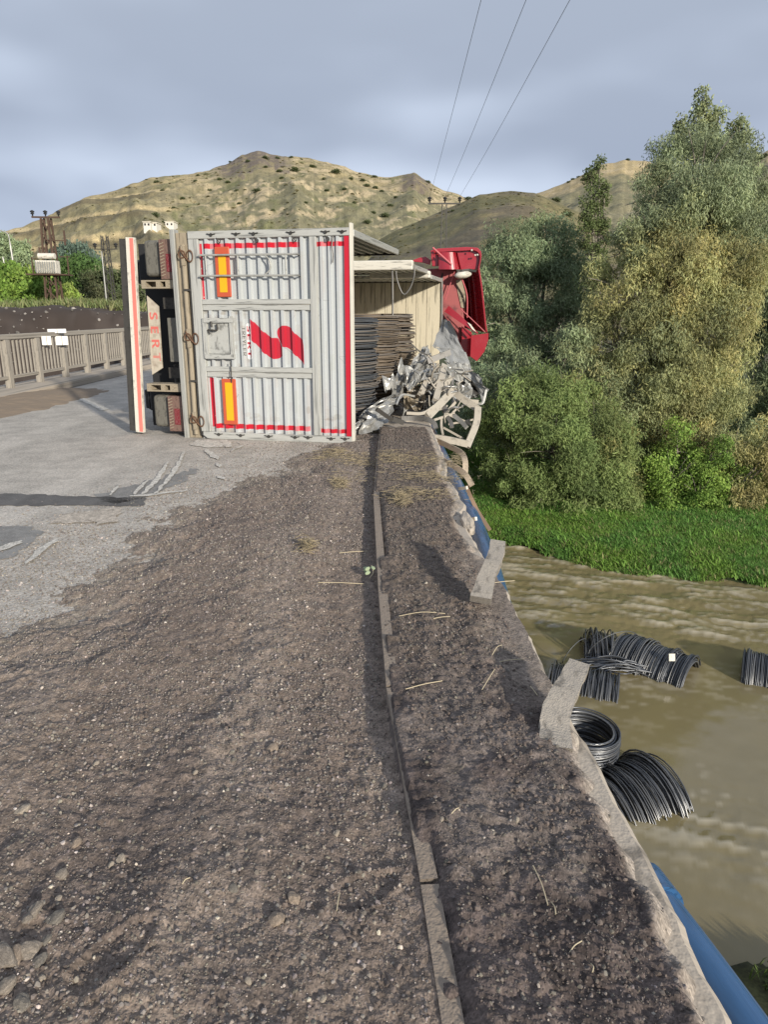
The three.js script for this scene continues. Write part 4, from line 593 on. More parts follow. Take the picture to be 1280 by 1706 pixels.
// ---------------------------------------------------------------- red cab on its side beyond the headboard
{
  const cab = thing('overturned_cab', 'dark red truck cab lying on its side beyond the trailer', 'truck cab', V(2, 0.2, -17.5));
  const o = cab.position, q = (x, y, z) => atZ(680 + x / 7.753, 400 + y / 7.753, z).sub(o);   // marks on the enlarged photograph at a distance
  const plate = (name, pts, z, depth, mat, parent = cab, bevel = 0.012) => { const s = new THREE.Shape(), P = pts.map(([x, y]) => q(x, y, z)); P.forEach((p, i) => i ? s.lineTo(p.x, p.y) : s.moveTo(p.x, p.y)); const g = new THREE.ExtrudeGeometry(s, { depth, bevelEnabled: bevel > 0, bevelSize: bevel, bevelThickness: bevel, bevelSegments: 2 }); return mesh(name, g.translate(0, 0, P[0].z - depth), mat, parent); };
  // body with its rear wall
  plate('cab_body', [[-330, 420], [440, 395], [600, 400], [655, 520], [705, 900], [705, 1290], [660, 1320], [200, 1330], [-330, 1330]], 16.9, 1.9, M.redDull, cab, 0.05);
  plate('rear_window', [[450, 640], [455, 420], [440, 430], [380, 640]], 16.84, 0.02, M.black, cab, 0);
  // roof spoiler: a deep shell open to the rear, tapering forwards
  const path = [[300, 230], [320, 135], [460, 118], [640, 105], [750, 100], [860, 96], [920, 120], [950, 175], [945, 260], [928, 350], [945, 470], [968, 640], [985, 800], [1003, 980], [1018, 1120], [1030, 1200]];
  const rear = curvePts(path.map(([x, y]) => q(x, y, 16.5)), 46), front = curvePts(path.map(([x, y]) => q(x, y, 16.5)), 46).map((p) => V(lerp(p.x, q(640, 700, 16.5).x, 0.62) , lerp(p.y, q(640, 700, 16.5).y, 0.12), p.z - 1.7));
  const shell = []; const inn = (p, k) => V(lerp(p.x, q(640, 700, 16.5).x, k), lerp(p.y, q(640, 700, 16.5).y, k), p.z);
  for (let i = 0; i < 46; i++) { const a = rear[i], b = rear[i + 1], c = front[i + 1], d = front[i]; shell.push([a, b, c, d]); const a2 = inn(a, 0.055), b2 = inn(b, 0.055), c2 = inn(c, 0.055), d2 = inn(d, 0.055); shell.push([d2, c2, b2, a2], [a2, b2, b, a]); }
  const sp = mesh('roof_spoiler', fromQuads(shell), M.red, cab);
  for (let k = 0; k < 3; k++) { const L = []; const f = 0.28 + k * 0.2; for (let i = 18; i <= 45; i++) L.push(inn(rear[i], 0.07).lerp(inn(front[i], 0.07), f)); mesh('spoiler_rib', tube(L, 0.018, 5, 40), M.red, sp); }
  // bulged side fairing, flaps and stays
  const bul = []; const NB = 12; const qa = (u, v) => { const a = [[395, 160], [640, 150]], b = [[400, 370], [690, 385]]; const x0 = lerp(a[0][0], b[0][0], v), x1 = lerp(a[1][0], b[1][0], v), y = lerp(155, 378, v); return q(lerp(x0, x1, u), y, 16.55 - 0.16 * Math.sin(u * 2.4 + 0.4) * (0.6 + 0.4 * v) + (u > 0.8 ? (u - 0.8) * 1.2 : 0)); };
  for (let i = 0; i < NB; i++) for (let j = 0; j < NB; j++) bul.push([qa(i / NB, (j + 1) / NB), qa((i + 1) / NB, (j + 1) / NB), qa((i + 1) / NB, j / NB), qa(i / NB, j / NB)]);
  mesh('side_fairing', fromQuads(bul), M.red, cab);
  plate('top_fairing', [[300, 140], [390, 115], [760, 95], [900, 105], [940, 150], [925, 330], [900, 372], [690, 378], [640, 160], [400, 165], [390, 330], [320, 330]], 16.62, 0.03, M.red);
  plate('rear_flap', [[820, 1235], [1040, 1205], [1035, 1290], [985, 1440], [890, 1560], [808, 1500]], 16.42, 0.03, M.red, cab, 0.006);
  plate('lower_fairing', [[700, 1120], [820, 1190], [812, 1500], [760, 1500], [670, 1360], [700, 1290]], 16.75, 0.05, M.red, cab, 0.01);
  plate('torn_panel', [[30, 272], [150, 232], [230, 220], [292, 262], [282, 312], [200, 286]], 16.8, 0.05, M.red, cab, 0.01);
  mesh('stay', beam([q(500, 885, 16.55), q(700, 1040, 16.45), q(905, 1205, 16.4)], [0.16, 0.11, 0.03], 0.03, V(0, 0, 1)), M.red, cab);
  const pink = std({ color: rgb(0.46, 0.10, 0.11), roughness: 0.5 });
  mesh('stay', tube([q(320, 97, 16.4), q(565, 318, 16.4)], 0.022, 8), pink, cab); mesh('stay', tube([q(690, 895, 16.4), q(1000, 1190, 16.36)], 0.012, 6), pink, cab); mesh('stay', tube([q(604, 400, 16.7), q(480, 775, 16.7)], 0.013, 6), pink, cab); mesh('stay', tube([q(690, 480, 16.6), q(760, 700, 16.7), q(765, 1000, 16.8)], 0.02, 6), pink, cab);
  const hs = mesh('air_hose_bracket', new THREE.SphereGeometry(0.17, 14, 10).scale(1.15, 0.5, 0.7), M.white, cab); hs.position.copy(q(715, 445, 16.5)); hs.rotation.z = 0.15;
  mesh('bracket_arm', beam([q(640, 470, 16.5), q(700, 395, 16.45), q(790, 385, 16.45), q(880, 400, 16.4)], 0.07, 0.05), M.darkSteel, cab);
  plate('torn_insulation', [[770, 1060], [815, 1090], [885, 1190], [830, 1150]], 16.38, 0.01, M.white, cab, 0);
  plate('rear_wall_sheet', [[620, 520], [690, 500], [745, 700], [735, 880], [690, 870], [650, 700]], 16.83, 0.02, M.dusty, cab, 0);
  for (let i = 0; i < 3; i++) mesh('marker_lamp', new THREE.SphereGeometry(0.022, 8, 6), M.white, cab).position.copy(q([825, 870, 900][i], [130, 195, 190][i], 16.42));
}
// ---------------------------------------------------------------- torn side wall heaped over the bridge edge
{
  const w = thing('torn_side_wall', 'heap of torn aluminium sheet and bent frame bars beside the trailer', 'wreckage', V(0.7, 0.1, -10.5)); const o = w.position;
  const q = (x, y, z) => atZ(560 + x / 4.2667, 360 + y / 4.2667, z).sub(o), r = rng(61);
  const sheet = (name, c, mat, amp, seed, n = 16) => { // four corners [x, y, distance], crumpled
    const P = c.map((k) => q(...k)), N = P[1].clone().sub(P[0]).cross(P[3].clone().sub(P[0])).normalize(), at = (u, v) => { const p = P[0].clone().lerp(P[1], u).lerp(P[3].clone().lerp(P[2], u), v); const f = (1 - Math.abs(n2(u * 3.1 + seed * 5, v * 3.1, seed)) * 2) + 0.5 * (1 - Math.abs(n2(u * 7 + seed * 3, v * 7, seed + 2)) * 2) + 0.3 * n2(u * 14, v * 14, seed + 4); p.addScaledVector(N, f * amp); p.x += n2(u * 5, v * 5, seed + 7) * amp * 0.7; p.y += n2(u * 5, v * 5, seed + 8) * amp * 0.7; return p; };
    const Q = []; for (let i = 0; i < n; i++) for (let j = 0; j < n; j++) { const a = at(i / n, j / n), b = at((i + 1) / n, j / n), cc = at((i + 1) / n, (j + 1) / n), d = at(i / n, (j + 1) / n); Q.push([a, b, cc, d]); } return mesh(name, fromQuads(Q), mat, w); };
  sheet('torn_sheet', [[760, 735, 14.2], [812, 745, 13.6], [925, 990, 12.6], [690, 925, 13]], M.tarp, 0.016, 3);
  sheet('torn_sheet', [[690, 915, 12.9], [925, 975, 12.5], [1000, 1190, 11.8], [830, 1070, 12]], M.tarp, 0.018, 4);
  sheet('torn_sheet', [[930, 1080, 11.9], [1010, 1130, 11.6], [1080, 1235, 11.4], [1040, 1330, 11.4]], M.tarp, 0.02, 5);
  sheet('crumpled_sheet', [[125, 1470, 9.25], [320, 1285, 9.9], [480, 1270, 10.2], [130, 1575, 9.15]], M.sheet, 0.055, 6, 20);
  sheet('crumpled_sheet', [[250, 1380, 9.4], [470, 1270, 10.1], [360, 1465, 9.5], [150, 1580, 9.1]], M.sheet, 0.05, 7, 18);
  sheet('crumpled_sheet', [[345, 1180, 10.6], [480, 1050, 11.2], [640, 1060, 11], [430, 1270, 10.2]], M.sheet, 0.09, 8, 20);
  sheet('crumpled_sheet', [[520, 1060, 11.4], [640, 905, 12], [720, 1010, 11.7], [560, 1170, 11]], M.sheet, 0.08, 9, 18);
  sheet('crumpled_sheet', [[470, 1190, 10.6], [720, 1040, 11.2], [700, 1090, 11], [520, 1240, 10.3]], M.sheet, 0.05, 10);
  sheet('crumpled_sheet', [[450, 1200, 10.8], [600, 1170, 10.9], [640, 1330, 10.3], [500, 1330, 10.2]], M.dusty, 0.1, 11);
  sheet('crumpled_sheet', [[560, 1090, 11.3], [700, 1000, 11.8], [780, 1120, 11.6], [620, 1240, 11]], M.tarp, 0.09, 21, 20);
  sheet('crumpled_sheet', [[640, 1170, 11.3], [800, 1060, 11.9], [850, 1200, 11.6], [690, 1320, 11]], M.sheet, 0.1, 22, 20);
  sheet('crumpled_sheet', [[470, 1230, 10.7], [640, 1180, 11], [690, 1330, 10.7], [480, 1400, 10.2]], M.tarp, 0.1, 23, 20);
  sheet('torn_sheet', [[780, 1010, 12.2], [940, 1040, 12], [960, 1180, 11.9], [800, 1150, 11.9]], M.tarp, 0.04, 24);
  sheet('torn_sheet', [[860, 1190, 11.4], [960, 1180, 11.5], [1000, 1290, 11.3], [900, 1300, 11.2]], M.sheet, 0.05, 25);
  sheet('crumpled_sheet', [[380, 1150, 11], [500, 1090, 11.3], [520, 1180, 11], [390, 1230, 10.7]], M.tarp, 0.06, 26);
  sheet('torn_lining', [[600, 1180, 11.2], [700, 1160, 11.2], [690, 1340, 10.4], [590, 1340, 10.2]], M.darkSteel, 0.08, 12);
  sheet('torn_lining', [[850, 1080, 12.2], [960, 1150, 11.9], [1030, 1290, 11.7], [860, 1240, 11.9]], M.darkSteel, 0.06, 13);
  const px = (v, z) => v / 4.2667 * z / FOCAL;
  const bar = (pts, wd, mat = M.wood, name = 'frame_bar') => { const z = pts[0][2], P = pts.length > 2 ? curvePts(pts.map((k) => q(...k)), pts.length * 4) : pts.map((k) => q(...k)); mesh(name, beam(P, px(wd * 0.95, z), px(wd * 0.5, z), V(0, 0, 1)), mat, w); };
  bar([[690, 1070, 11.3], [600, 1270, 10.4]], 42); bar([[770, 1060, 11.2], [708, 1310, 10.2]], 44); bar([[815, 1150, 11], [745, 1240, 10.7]], 34); bar([[830, 1240, 10.5], [650, 1425, 9.9]], 56); bar([[830, 1235, 10.6], [890, 1290, 10.5], [1012, 1372, 10.4]], 50);
  bar([[1010, 1360, 10.35], [1000, 1460, 10.2], [930, 1640, 9.9]], 50); bar([[870, 1300, 10.6], [790, 1390, 10.4]], 20); bar([[770, 1395, 10.3], [960, 1480, 10.4]], 20); bar([[800, 1480, 10.4], [1010, 1440, 10.5]], 14); bar([[740, 1490, 10.2], [905, 1582, 10.1]], 15);
  bar([[695, 1575, 9.7], [800, 1590, 9.7], [935, 1620, 9.8]], 50); bar([[735, 1320, 10.3], [790, 1390, 10.2]], 40, M.greyBar); bar([[648, 1032, 11.3], [812, 968, 11.5]], 42, M.greyBar); bar([[465, 1438, 9.7], [560, 1438, 9.7], [650, 1446, 9.6], [695, 1470, 9.55], [712, 1510, 9.5]], 36, M.greyBar, 'curved_rail'); bar([[288, 1372, 9.2], [400, 1450, 9.35]], 30, M.darkSteel); bar([[400, 1440, 9.35], [480, 1470, 9.4]], 34, M.darkSteel); bar([[540, 912, 11.8], [600, 965, 11.7], [685, 1000, 11.6]], 10, M.greyBar); bar([[500, 1400, 9.8], [620, 1400, 9.9], [700, 1350, 10]], 22, M.wood);
  bar([[820, 960, 11.9], [830, 1060, 11.6], [905, 1120, 11.6], [960, 1140, 11.6]], 24, M.sheet); bar([[1010, 1320, 11], [940, 1310, 10.9], [880, 1270, 10.9]], 28, M.wood); bar([[870, 1180, 11], [850, 1270, 10.9]], 18); bar([[1070, 1235, 11.3], [1042, 1330, 11.2], [985, 1322, 11.1]], 16, M.sheet); bar([[430, 1340, 9.9], [470, 1270, 10.1], [560, 1280, 10.2]], 14, M.sheet); bar([[940, 1330, 10.6], [860, 1370, 10.5], [800, 1430, 10.4]], 14);
  for (let i = 0; i < 26; i++) { const x = 560 + r() * 380, y = 1060 + r() * 380, z = 11.4 - (y - 1060) / 380 * 1.3, a = 0.9 + (r() - 0.5) * 1.8 + (r() < 0.3 ? 1.6 : 0), l = 60 + r() * 130; bar([[x, y, z], [x - Math.cos(a) * l * 0.5 + (r() - 0.5) * 14, y + Math.sin(a) * l * 0.5, z - 0.1], [x - Math.cos(a) * l, y + Math.sin(a) * l, z - 0.25]], 10 + r() * 24, [M.wood, M.sheet, M.tarp, M.greyBar][i % 4], 'bent_slat'); }
  // torn wires and thin strips
  for (let i = 0; i < 34; i++) { const x = 560 + r() * 360, y = 1080 + r() * 340, z = 11 - (y - 1080) / 340 * 0.9; const a = r() * 6.28, l = 40 + r() * 110; mesh('torn_strip', tube([q(x, y, z), q(x + Math.cos(a) * l * 0.5 + (r() - 0.5) * 50, y + Math.sin(a) * l * 0.5 + (r() - 0.5) * 50, z - 0.1), q(x + Math.cos(a) * l, y + Math.sin(a) * l, z - 0.15 * r())], 0.009 + r() * 0.008, 5, 10), [M.sheet, M.wood, M.wood][i % 3], w); }
}
// ---------------------------------------------------------------- bent guard rail and its posts along the edge
{
  const q = (x, y, z) => atZ(560 + x / 3.0475, 700 + y / 3.0475, z), G = 'bent pieces of the torn bridge railing', s = (v, z) => v / 3.0475 * z / FOCAL;
  const strip = (label, pts, wd, mat, th = 0.3) => { const t = thing('bent_railing', label, 'bent railing', null, G); const P = curvePts(pts.map((k) => q(...k)), 18); mesh('rail_strip', beam(P, s(wd, pts[0][2]), s(wd * th, pts[0][2]), V(0, 0, 1)), mat, t); return t; };
  const tan_ = std({ color: rgb(0.47, 0.39, 0.31), roughness: 0.75, map: tex(dirtyData, 512, true, 3) });
  strip('flat tan railing strip hooked downwards under the wreckage heap', [[500, 98, 9], [580, 135, 8.6], [640, 170, 8.3], [657, 215, 8.1], [655, 285, 8]], 26, tan_);
  strip('curved pale railing strip bowing out over the blue pipe', [[548, 205, 7.3], [610, 240, 7.1], [660, 280, 6.95], [692, 332, 6.85]], 28, tan_);
  strip('thin brown railing strip hanging down towards the grass', [[662, 335, 7.0], [690, 400, 6.8], [720, 460, 6.7], [782, 558, 6.5]], 19, std({ color: rgb(0.3, 0.2, 0.13), roughness: 0.8 }));
  const stub = thing('pipe_bracket', 'short pale bracket end sticking out beside the upper blue pipe', 'bracket'); mesh('bracket_end', beam([q(625, 348, 6.6), q(666, 343, 6.5)], 0.02, 0.03), M.white, stub); mesh('bracket_end', beam([q(680, 508, 5.6), q(712, 500, 5.5)], 0.02, 0.03), M.white, stub);
  const post = (label, spine, widths, th, zup) => { const t = thing('bent_post', label, 'bent railing post', null, 'bent railing posts leaning out over the river'); const P = curvePts(spine, 24), W = P.map((_, i) => table(widths, i / (P.length - 1))); const g = beam(P, W, th, zup); const p = g.attributes.position; for (let i = 0; i < p.count; i++) { const x = p.getX(i), y = p.getY(i), z = p.getZ(i); p.setXYZ(i, x + n3(x * 22, y * 22, z * 22) * 0.006, y + n3(x * 22 + 9, y * 22, z * 22) * 0.006, z); } g.computeVertexNormals(); mesh('post_plate', g, M.postMat, t);
    return [t, P, W]; };
  M.postMat = std({ color: rgb(0.37, 0.34, 0.31), roughness: 0.7, map: tex(dirtyData, 512, true, 4), bumpMap: tex(grainBump, 512, false, 5), bumpScale: 0.004 });
  const Q = (x, y, z) => atZ(880 + x / 3.2, 1040 + y / 3.2, z);
  post('large bent concrete grey railing post leaning over the river coils', [Q(150, 680, 2.14), Q(138, 560, 2.24), Q(158, 450, 2.32), Q(212, 335, 2.42), Q(272, 222, 2.54)], [[0, 0.112], [0.4, 0.1], [1, 0.088]], 0.045, V(0, 1, 0.35));
  post('smaller bent railing post with a flat top beside the pale rapids', [q(735, 915, 3.34), q(752, 850, 3.42), q(778, 770, 3.52), q(808, 700, 3.62), q(824, 628, 3.74)], [[0, 0.11], [0.4, 0.085], [0.7, 0.085], [1, 0.085]], 0.045, V(0, 1, 0.35));
  // broken concrete lumps by the posts' feet
  const lump = (label, p, a, seed) => { const g = new THREE.IcosahedronGeometry(1, 3), P = g.attributes.position; for (let i = 0; i < P.count; i++) { const x = P.getX(i), y = P.getY(i), z = P.getZ(i), k = 1 + fbm3(x * 1.4 + seed, y * 1.4, z * 1.4, 4) * 0.5; P.setXYZ(i, x * k * a[0], y * k * a[1], z * k * a[2]); } g.computeVertexNormals(); const m = mesh('concrete_lump', g, M.concrete); m.position.copy(p); tag(m, label, 'concrete lump'); };
  lump('broken concrete lump around the foot of the large bent post', atH(935, 1236, 0.06), [0.06, 0.035, 0.1], 3);
  lump('broken concrete lump at the chipped bridge edge above the rapids', V(0.61, 0.05, -5.0), [0.05, 0.07, 0.2], 5);
  lump('broken concrete lump beside the foot of the smaller bent post', V(0.62, 0.05, -3.62), [0.06, 0.03, 0.14], 8);
}
{ // blue water pipe slung along the bridge
  const c = new THREE.CatmullRomCurve3([V(1.42, -0.46, 1.2), V(1.2, -0.42, -0.4), V(1.07, -0.4, -1.15), V(0.97, -0.4, -1.7), V(0.86, -0.41, -2.3), V(0.8, -0.42, -3.2), V(0.79, -0.40, -4.4), V(0.83, -0.38, -5.4), V(0.84, -0.36, -6.3), V(0.82, -0.34, -7.5), V(0.78, -0.32, -9.5), V(0.76, -0.32, -15)]);
  const t = thing('water_pipe', 'blue plastic water pipe running along the outside of the bridge', 'pipe'); mesh('pipe_run', new THREE.TubeGeometry(c, 160, 0.092, 24), M.pipe, t);
  for (const u of [0.2, 0.62, 0.72, 0.84]) { const p = c.getPointAt(u), d = c.getTangentAt(u); const m = mesh('pipe_joint', new THREE.CylinderGeometry(0.106, 0.106, 0.12, 24), M.pipe, t); m.position.copy(p); m.quaternion.setFromUnitVectors(V(0, 1, 0), d); }
  for (const z of [-0.6, -3.4, -6.6, -8.6]) mesh('pipe_bracket', beam([V(0.45, -0.32, z), V(0.7, -0.53, z), V(z > -1 ? 1.3 : 0.95, -0.53, z)], 0.05, 0.02), M.rust, t);
}

// ---------------------------------------------------------------- far parapet on the left
{
  const rail = thing('bridge_railing', 'weathered beige steel railing along the far left side of the bridge', 'railing', V(-7.45, 0.13, -14.3)), r = rng(71);
  const zs = []; for (let k = -3; k < 9; k++) zs.push(-k * 1.28);
  const dx = (z) => 0;
  mesh('top_rail', box(-0.045, 0.045, 0.93, 1.03, zs[zs.length - 1], zs[0], 0.01), M.railPaint, rail);
  mesh('bottom_rail', box(-0.03, 0.03, 0.17, 0.23, zs[zs.length - 1], zs[0], 0.006), M.railPaint, rail);
  zs.forEach((z, i) => { mesh('post', box(-0.055, 0.055, -0.1, 0.928, z - 0.075, z + 0.075, 0.008), M.railPaint, rail); if (i < zs.length - 1) for (let k = 1; k < 8; k++) { const zz = z - k * 0.16; mesh('baluster', box(-0.015, 0.015, 0.232, 0.928, zz - 0.019, zz + 0.019), M.railPaint, rail); } });
  const wb = std({ color: rgb(0.82, 0.8, 0.74), roughness: 0.6 });
  const board = (label, x0, y0, x1, y1, z, dxx) => { const a = atZ(x0, y0, z), b = atZ(x1, y1, z); const m = mesh('notice_board', new RoundedBoxGeometry(Math.abs(b.x - a.x), Math.abs(b.y - a.y), 0.03, 1, 0.006), wb); m.position.set(-7.36 + dxx, (a.y + b.y) / 2, -z); m.rotation.y = Math.PI / 4; m.scale.x = 1.25; const fold = mesh('centre_fold', new THREE.BoxGeometry(0.012, Math.abs(b.y - a.y) * 0.95, 0.034), M.railPaint, m); tag(m, label, 'notice board', 'white boards fixed to the left railing'); };
  board('small white board hanging on the left railing, left of the pair', 84, 560, 98, 575, 15.85, 0.02);
  board('white board hanging below the rail under another white board', 110, 560, 128, 575, 16.6, 0.02);
  board('white board standing above the rail of the left railing', 102, 548, 127, 555, 16.5, -0.02);
  const dr = []; const N = 40; for (let i = 0; i < N; i++) for (let j = 0; j < N; j++) { const f = (u, v) => { const x = lerp(-7.35, -5.6, u), z = lerp(-10.5, -15.6, v), e = Math.sin(u * 3.14) * Math.sin(v * 3.14); return V(x, -0.03 + 0.2 * Math.pow(Math.max(0, e), 0.7) * (1 - u * 0.55) + fbm(x * 4, z * 4, 3, 5) * 0.03, z); }; dr.push([f(i / N, j / N), f((i + 1) / N, j / N), f((i + 1) / N, (j + 1) / N), f(i / N, (j + 1) / N)]); }
  setting('earth_drift', fromQuads(dr), std({ color: rgb(0.38, 0.3, 0.225), roughness: 1, map: tex(grainData, 512, true, 1) }), 'brown earth drifted over the left footway');
}
// dark earth mound behind the railing
{
  const pos = [], col = [], idx = [], NX = 160, NZ = 50;
  for (let j = 0; j <= NZ; j++) for (let i = 0; i <= NX; i++) { const x = lerp(-30, -6.2, i / NX), z = lerp(-23.5, -36, j / NZ); const v = 1 - Math.abs((z + 29.5) / 6.2), px = table([[-30, 0.7], [-18, 0.62], [-16.4, 0.6], [-15.2, 1], [-12, 1.04], [-9.5, 0.98], [-8, 0.85], [-6.2, 0]], x); const top = smooth(0, 0.55, v) * px; const y = -0.9 + top * 2.55 + fbm(x * 0.8, z * 0.8, 4, 33) * 0.35 * smooth(0, 0.2, v); pos.push(x, y, z);
    const g = smooth(0.75, 0.98, v + fbm(x, z, 2, 8) * 0.1) * 0.8, n = fbm(x * 3, z * 3, 3, 35); const lf = smooth(-15.6, -17, x); const c = mix3(mix3([0.066, 0.05, 0.043], [0.095, 0.075, 0.066], smooth(-0.1, 0.3, n)), [0.2, 0.2, 0.08], Math.max(g, lf * 0.7)); col.push(...c); }
  for (let j = 0; j < NZ; j++) for (let i = 0; i < NX; i++) { const a = j * (NX + 1) + i, b = a + NX + 1; idx.push(a, a + 1, b, b, a + 1, b + 1); }
  const g = new THREE.BufferGeometry(); g.setAttribute('position', new THREE.Float32BufferAttribute(pos, 3)); g.setAttribute('color', new THREE.Float32BufferAttribute(col, 3)); g.setIndex(idx); g.computeVertexNormals();
  const mound = setting('earth_mound', g, std({ vertexColors: true, roughness: 1, map: tex(grainData, 512, true, 1) }), 'dark earth mound behind the left railing');
  const r = rng(97), hM = (x, z) => { const i = Math.round((x + 30) / 23.8 * NX), k = Math.round((-23.5 - z) / 12.5 * NZ); return pos[(clamp(k, 0, NZ) * (NX + 1) + clamp(i, 0, NX)) * 3 + 1]; };
  const st = new THREE.InstancedMesh(new THREE.DodecahedronGeometry(1, 0), M.gravel, 900), mt = new THREE.Matrix4(), qt = new THREE.Quaternion(), c = new THREE.Color();
  for (let i = 0; i < 900; i++) { const x = -24 + r() * 17, z = -23.8 - r() * 6.5, s = 0.02 + 0.06 * Math.pow(r(), 4); qt.setFromEuler(new THREE.Euler(r() * 3, r() * 6, r())); mt.compose(V(x, hM(x, z), z), qt, V(s * 1.3, s, s)); st.setMatrixAt(i, mt); const b = 0.12 + 0.35 * r() * r(); c.setRGB(b, b * 0.9, b * 0.8); st.setColorAt(i, c); }
  st.name = 'rubble'; st.userData.kind = 'stuff'; st.castShadow = st.receiveShadow = true; mound.add(st);
}
// ---------------------------------------------------------------- poles, wires
function lattice(w0, w1, h, n, parent, mat, leg = 0.05, br = 0.03) {
  const c = [[1, 1], [-1, 1], [-1, -1], [1, -1]], at = (k, t) => V(c[k][0] * lerp(w0, w1, t) / 2, h * t, c[k][1] * lerp(w0, w1, t) / 2);
  for (let k = 0; k < 4; k++) mesh('leg', beam([at(k, 0), at(k, 1)], leg, leg, V(0, 0, 1)), mat, parent);
  for (let i = 0; i < n; i++) for (let k = 0; k < 4; k++) mesh('brace', beam([at(k, i / n), at((k + 1) % 4, (i + 1) / n)], br, br, V(0.1, 0, 1)), mat, parent);
}
function insulators(parent, xs, y, z, s = 1) { for (const x of xs) { const m = mesh('insulator', new THREE.LatheGeometry([[0, 0], [0.05, 0.02], [0.05, 0.12], [0.13, 0.16], [0.13, 0.2], [0.06, 0.22], [0.15, 0.28], [0.15, 0.34], [0.05, 0.4], [0, 0.42]].map(([a, b]) => new THREE.Vector2(a * s, b * s)), 10), M.black, parent); m.position.set(x, y, z); } }
{
  M.poleRust = std({ color: rgb(0.10, 0.062, 0.045), roughness: 0.85, map: tex(dirtyData, 512, true, 1) }); const b = atZ(97, 560, 60); const t = thing('transformer_pole', 'rusty lattice pole carrying a grey transformer tank beyond the left railing', 'power pole', V(b.x, -0.5, -60));
  t.rotation.z = -0.012; lattice(1.15, 0.55, 9.3, 9, t, M.poleRust, 0.13, 0.07);
  mesh('crossarm', box(-1.1, 1.1, 9.3, 9.42, -0.07, 0.07), M.poleRust, t); insulators(t, [-1.02, 0, 1.02], 9.42, 0, 1.1);
  mesh('platform', box(-1.7, 1.5, 5.0, 5.1, -0.5, 0.9), M.poleRust, t);
  const tank = mesh('transformer_tank', box(-0.85, 0.75, 5.12, 6.1, 0.0, 0.9, 0.06), M.white, t); for (let i = 0; i < 9; i++) mesh('cooling_fin', box(-0.78 + i * 0.18, -0.72 + i * 0.18, 5.2, 6.0, 0.9, 1.05), M.alu, tank); mesh('conservator', new THREE.CylinderGeometry(0.22, 0.22, 1.3, 14).rotateZ(Math.PI / 2).translate(-0.05, 6.45, 0.45), M.white, tank);
  for (const x of [-0.6, -0.1, 0.4]) mesh('bushing', new THREE.CylinderGeometry(0.06, 0.09, 0.5, 8).translate(x, 6.85, 0.4), M.poleRust, t);
  mesh('side_frame', merge([box(-1.5, -1.42, 5.1, 6.4, 0, 0.08), box(1.35, 1.43, 5.1, 6.5, 0, 0.08), box(-1.5, -0.87, 6.2, 6.27, 0, 0.08), box(0.77, 1.6, 6.4, 6.47, 0, 0.08)]), M.poleRust, t); mesh('switch_arm', merge([box(-0.2, 1.5, 7.6, 7.67, 0, 0.08), box(1.28, 1.4, 7.3, 8.4, 0, 0.1)]), M.poleRust, t);
}
const rp = atZ(739, 420, 60);
{
  const t = thing('power_pole', 'slim dark lattice power pole standing behind the red cab', 'power pole', V(rp.x, -1.2, -60));
  lattice(0.75, 0.34, 11.0, 14, t, M.darkSteel, 0.05, 0.03); mesh('crossarm', box(-1.25, 1.25, 11.0, 11.1, -0.05, 0.05), M.darkSteel, t); insulators(t, [-1.15, 0.05, 1.2], 11.1, 0, 1.1);
  const t2 = thing('power_pole', 'thin dark lattice pole beside the trailer bumper in the distance', 'power pole', V(atZ(182, 480, 58).x, -0.6, -58)); lattice(0.7, 0.4, 7.9, 11, t2, M.darkSteel, 0.06, 0.04); mesh('crossarm', box(-0.9, 0.9, 6.9, 6.97, -0.04, 0.04), M.darkSteel, t2); insulators(t2, [-0.8, 0.8], 6.97, 0);
  const t3 = thing('thin_pole', 'thin pale pole rising from the bushes left of the trailer', 'pole', V(atZ(177, 500, 52).x, -0.5, -52)); mesh('pole_shaft', taper([V(0, 0, 0), V(0, 3, 0), V(0, 6.2, 0)], 0.05, 0.035), M.alu, t3);
  const t4 = thing('street_lamp', 'pale grey street lamp on leaning twin poles at far left', 'street lamp', V(atZ(20, 450, 90).x, -0.5, -90));
  mesh('lamp_pole', taper([V(0.4, 0, 0), V(0.3, 5, 0), V(0.15, 10.2, 0)], 0.17, 0.1), M.alu, t4); mesh('lamp_pole', taper([V(0.2, 0, 0), V(-0.4, 4, 0), V(-0.95, 8.6, 0)], 0.14, 0.09), M.alu, t4); mesh('lamp_arm', tube([V(0.15, 10.2, 0), V(0, 11.2, 0), V(-0.9, 11.6, 0)], 0.06, 6), M.alu, t4); mesh('lamp_head', box(-1.6, -0.8, 11.5, 11.65, -0.2, 0.2, 0.05), M.alu, t4);
  const wire = std({ color: rgb(0.2, 0.21, 0.23), roughness: 0.6 }); const names = ['left', 'middle', 'right'];
  [[-1.15, 802], [0.05, 877], [1.2, 950]].forEach(([x, px], i) => { const a = V(rp.x + x, 10.35, -60), b = atZ(px, 0, 24), dir = b.clone().sub(a), c = a.clone().addScaledVector(dir, 2.3); c.y = 10.9; const m = a.clone().addScaledVector(dir, 1.0); const k = a.clone().addScaledVector(dir, 0.5); k.y = lerp(a.y, b.y, 0.5) - 0.12; tag(mesh('overhead_wire', tube([a, k, b, c], 0.009, 5, 60), wire), `${names[i]} one of three overhead wires running to the pole behind the cab`, 'wire', 'overhead power wires'); });
}
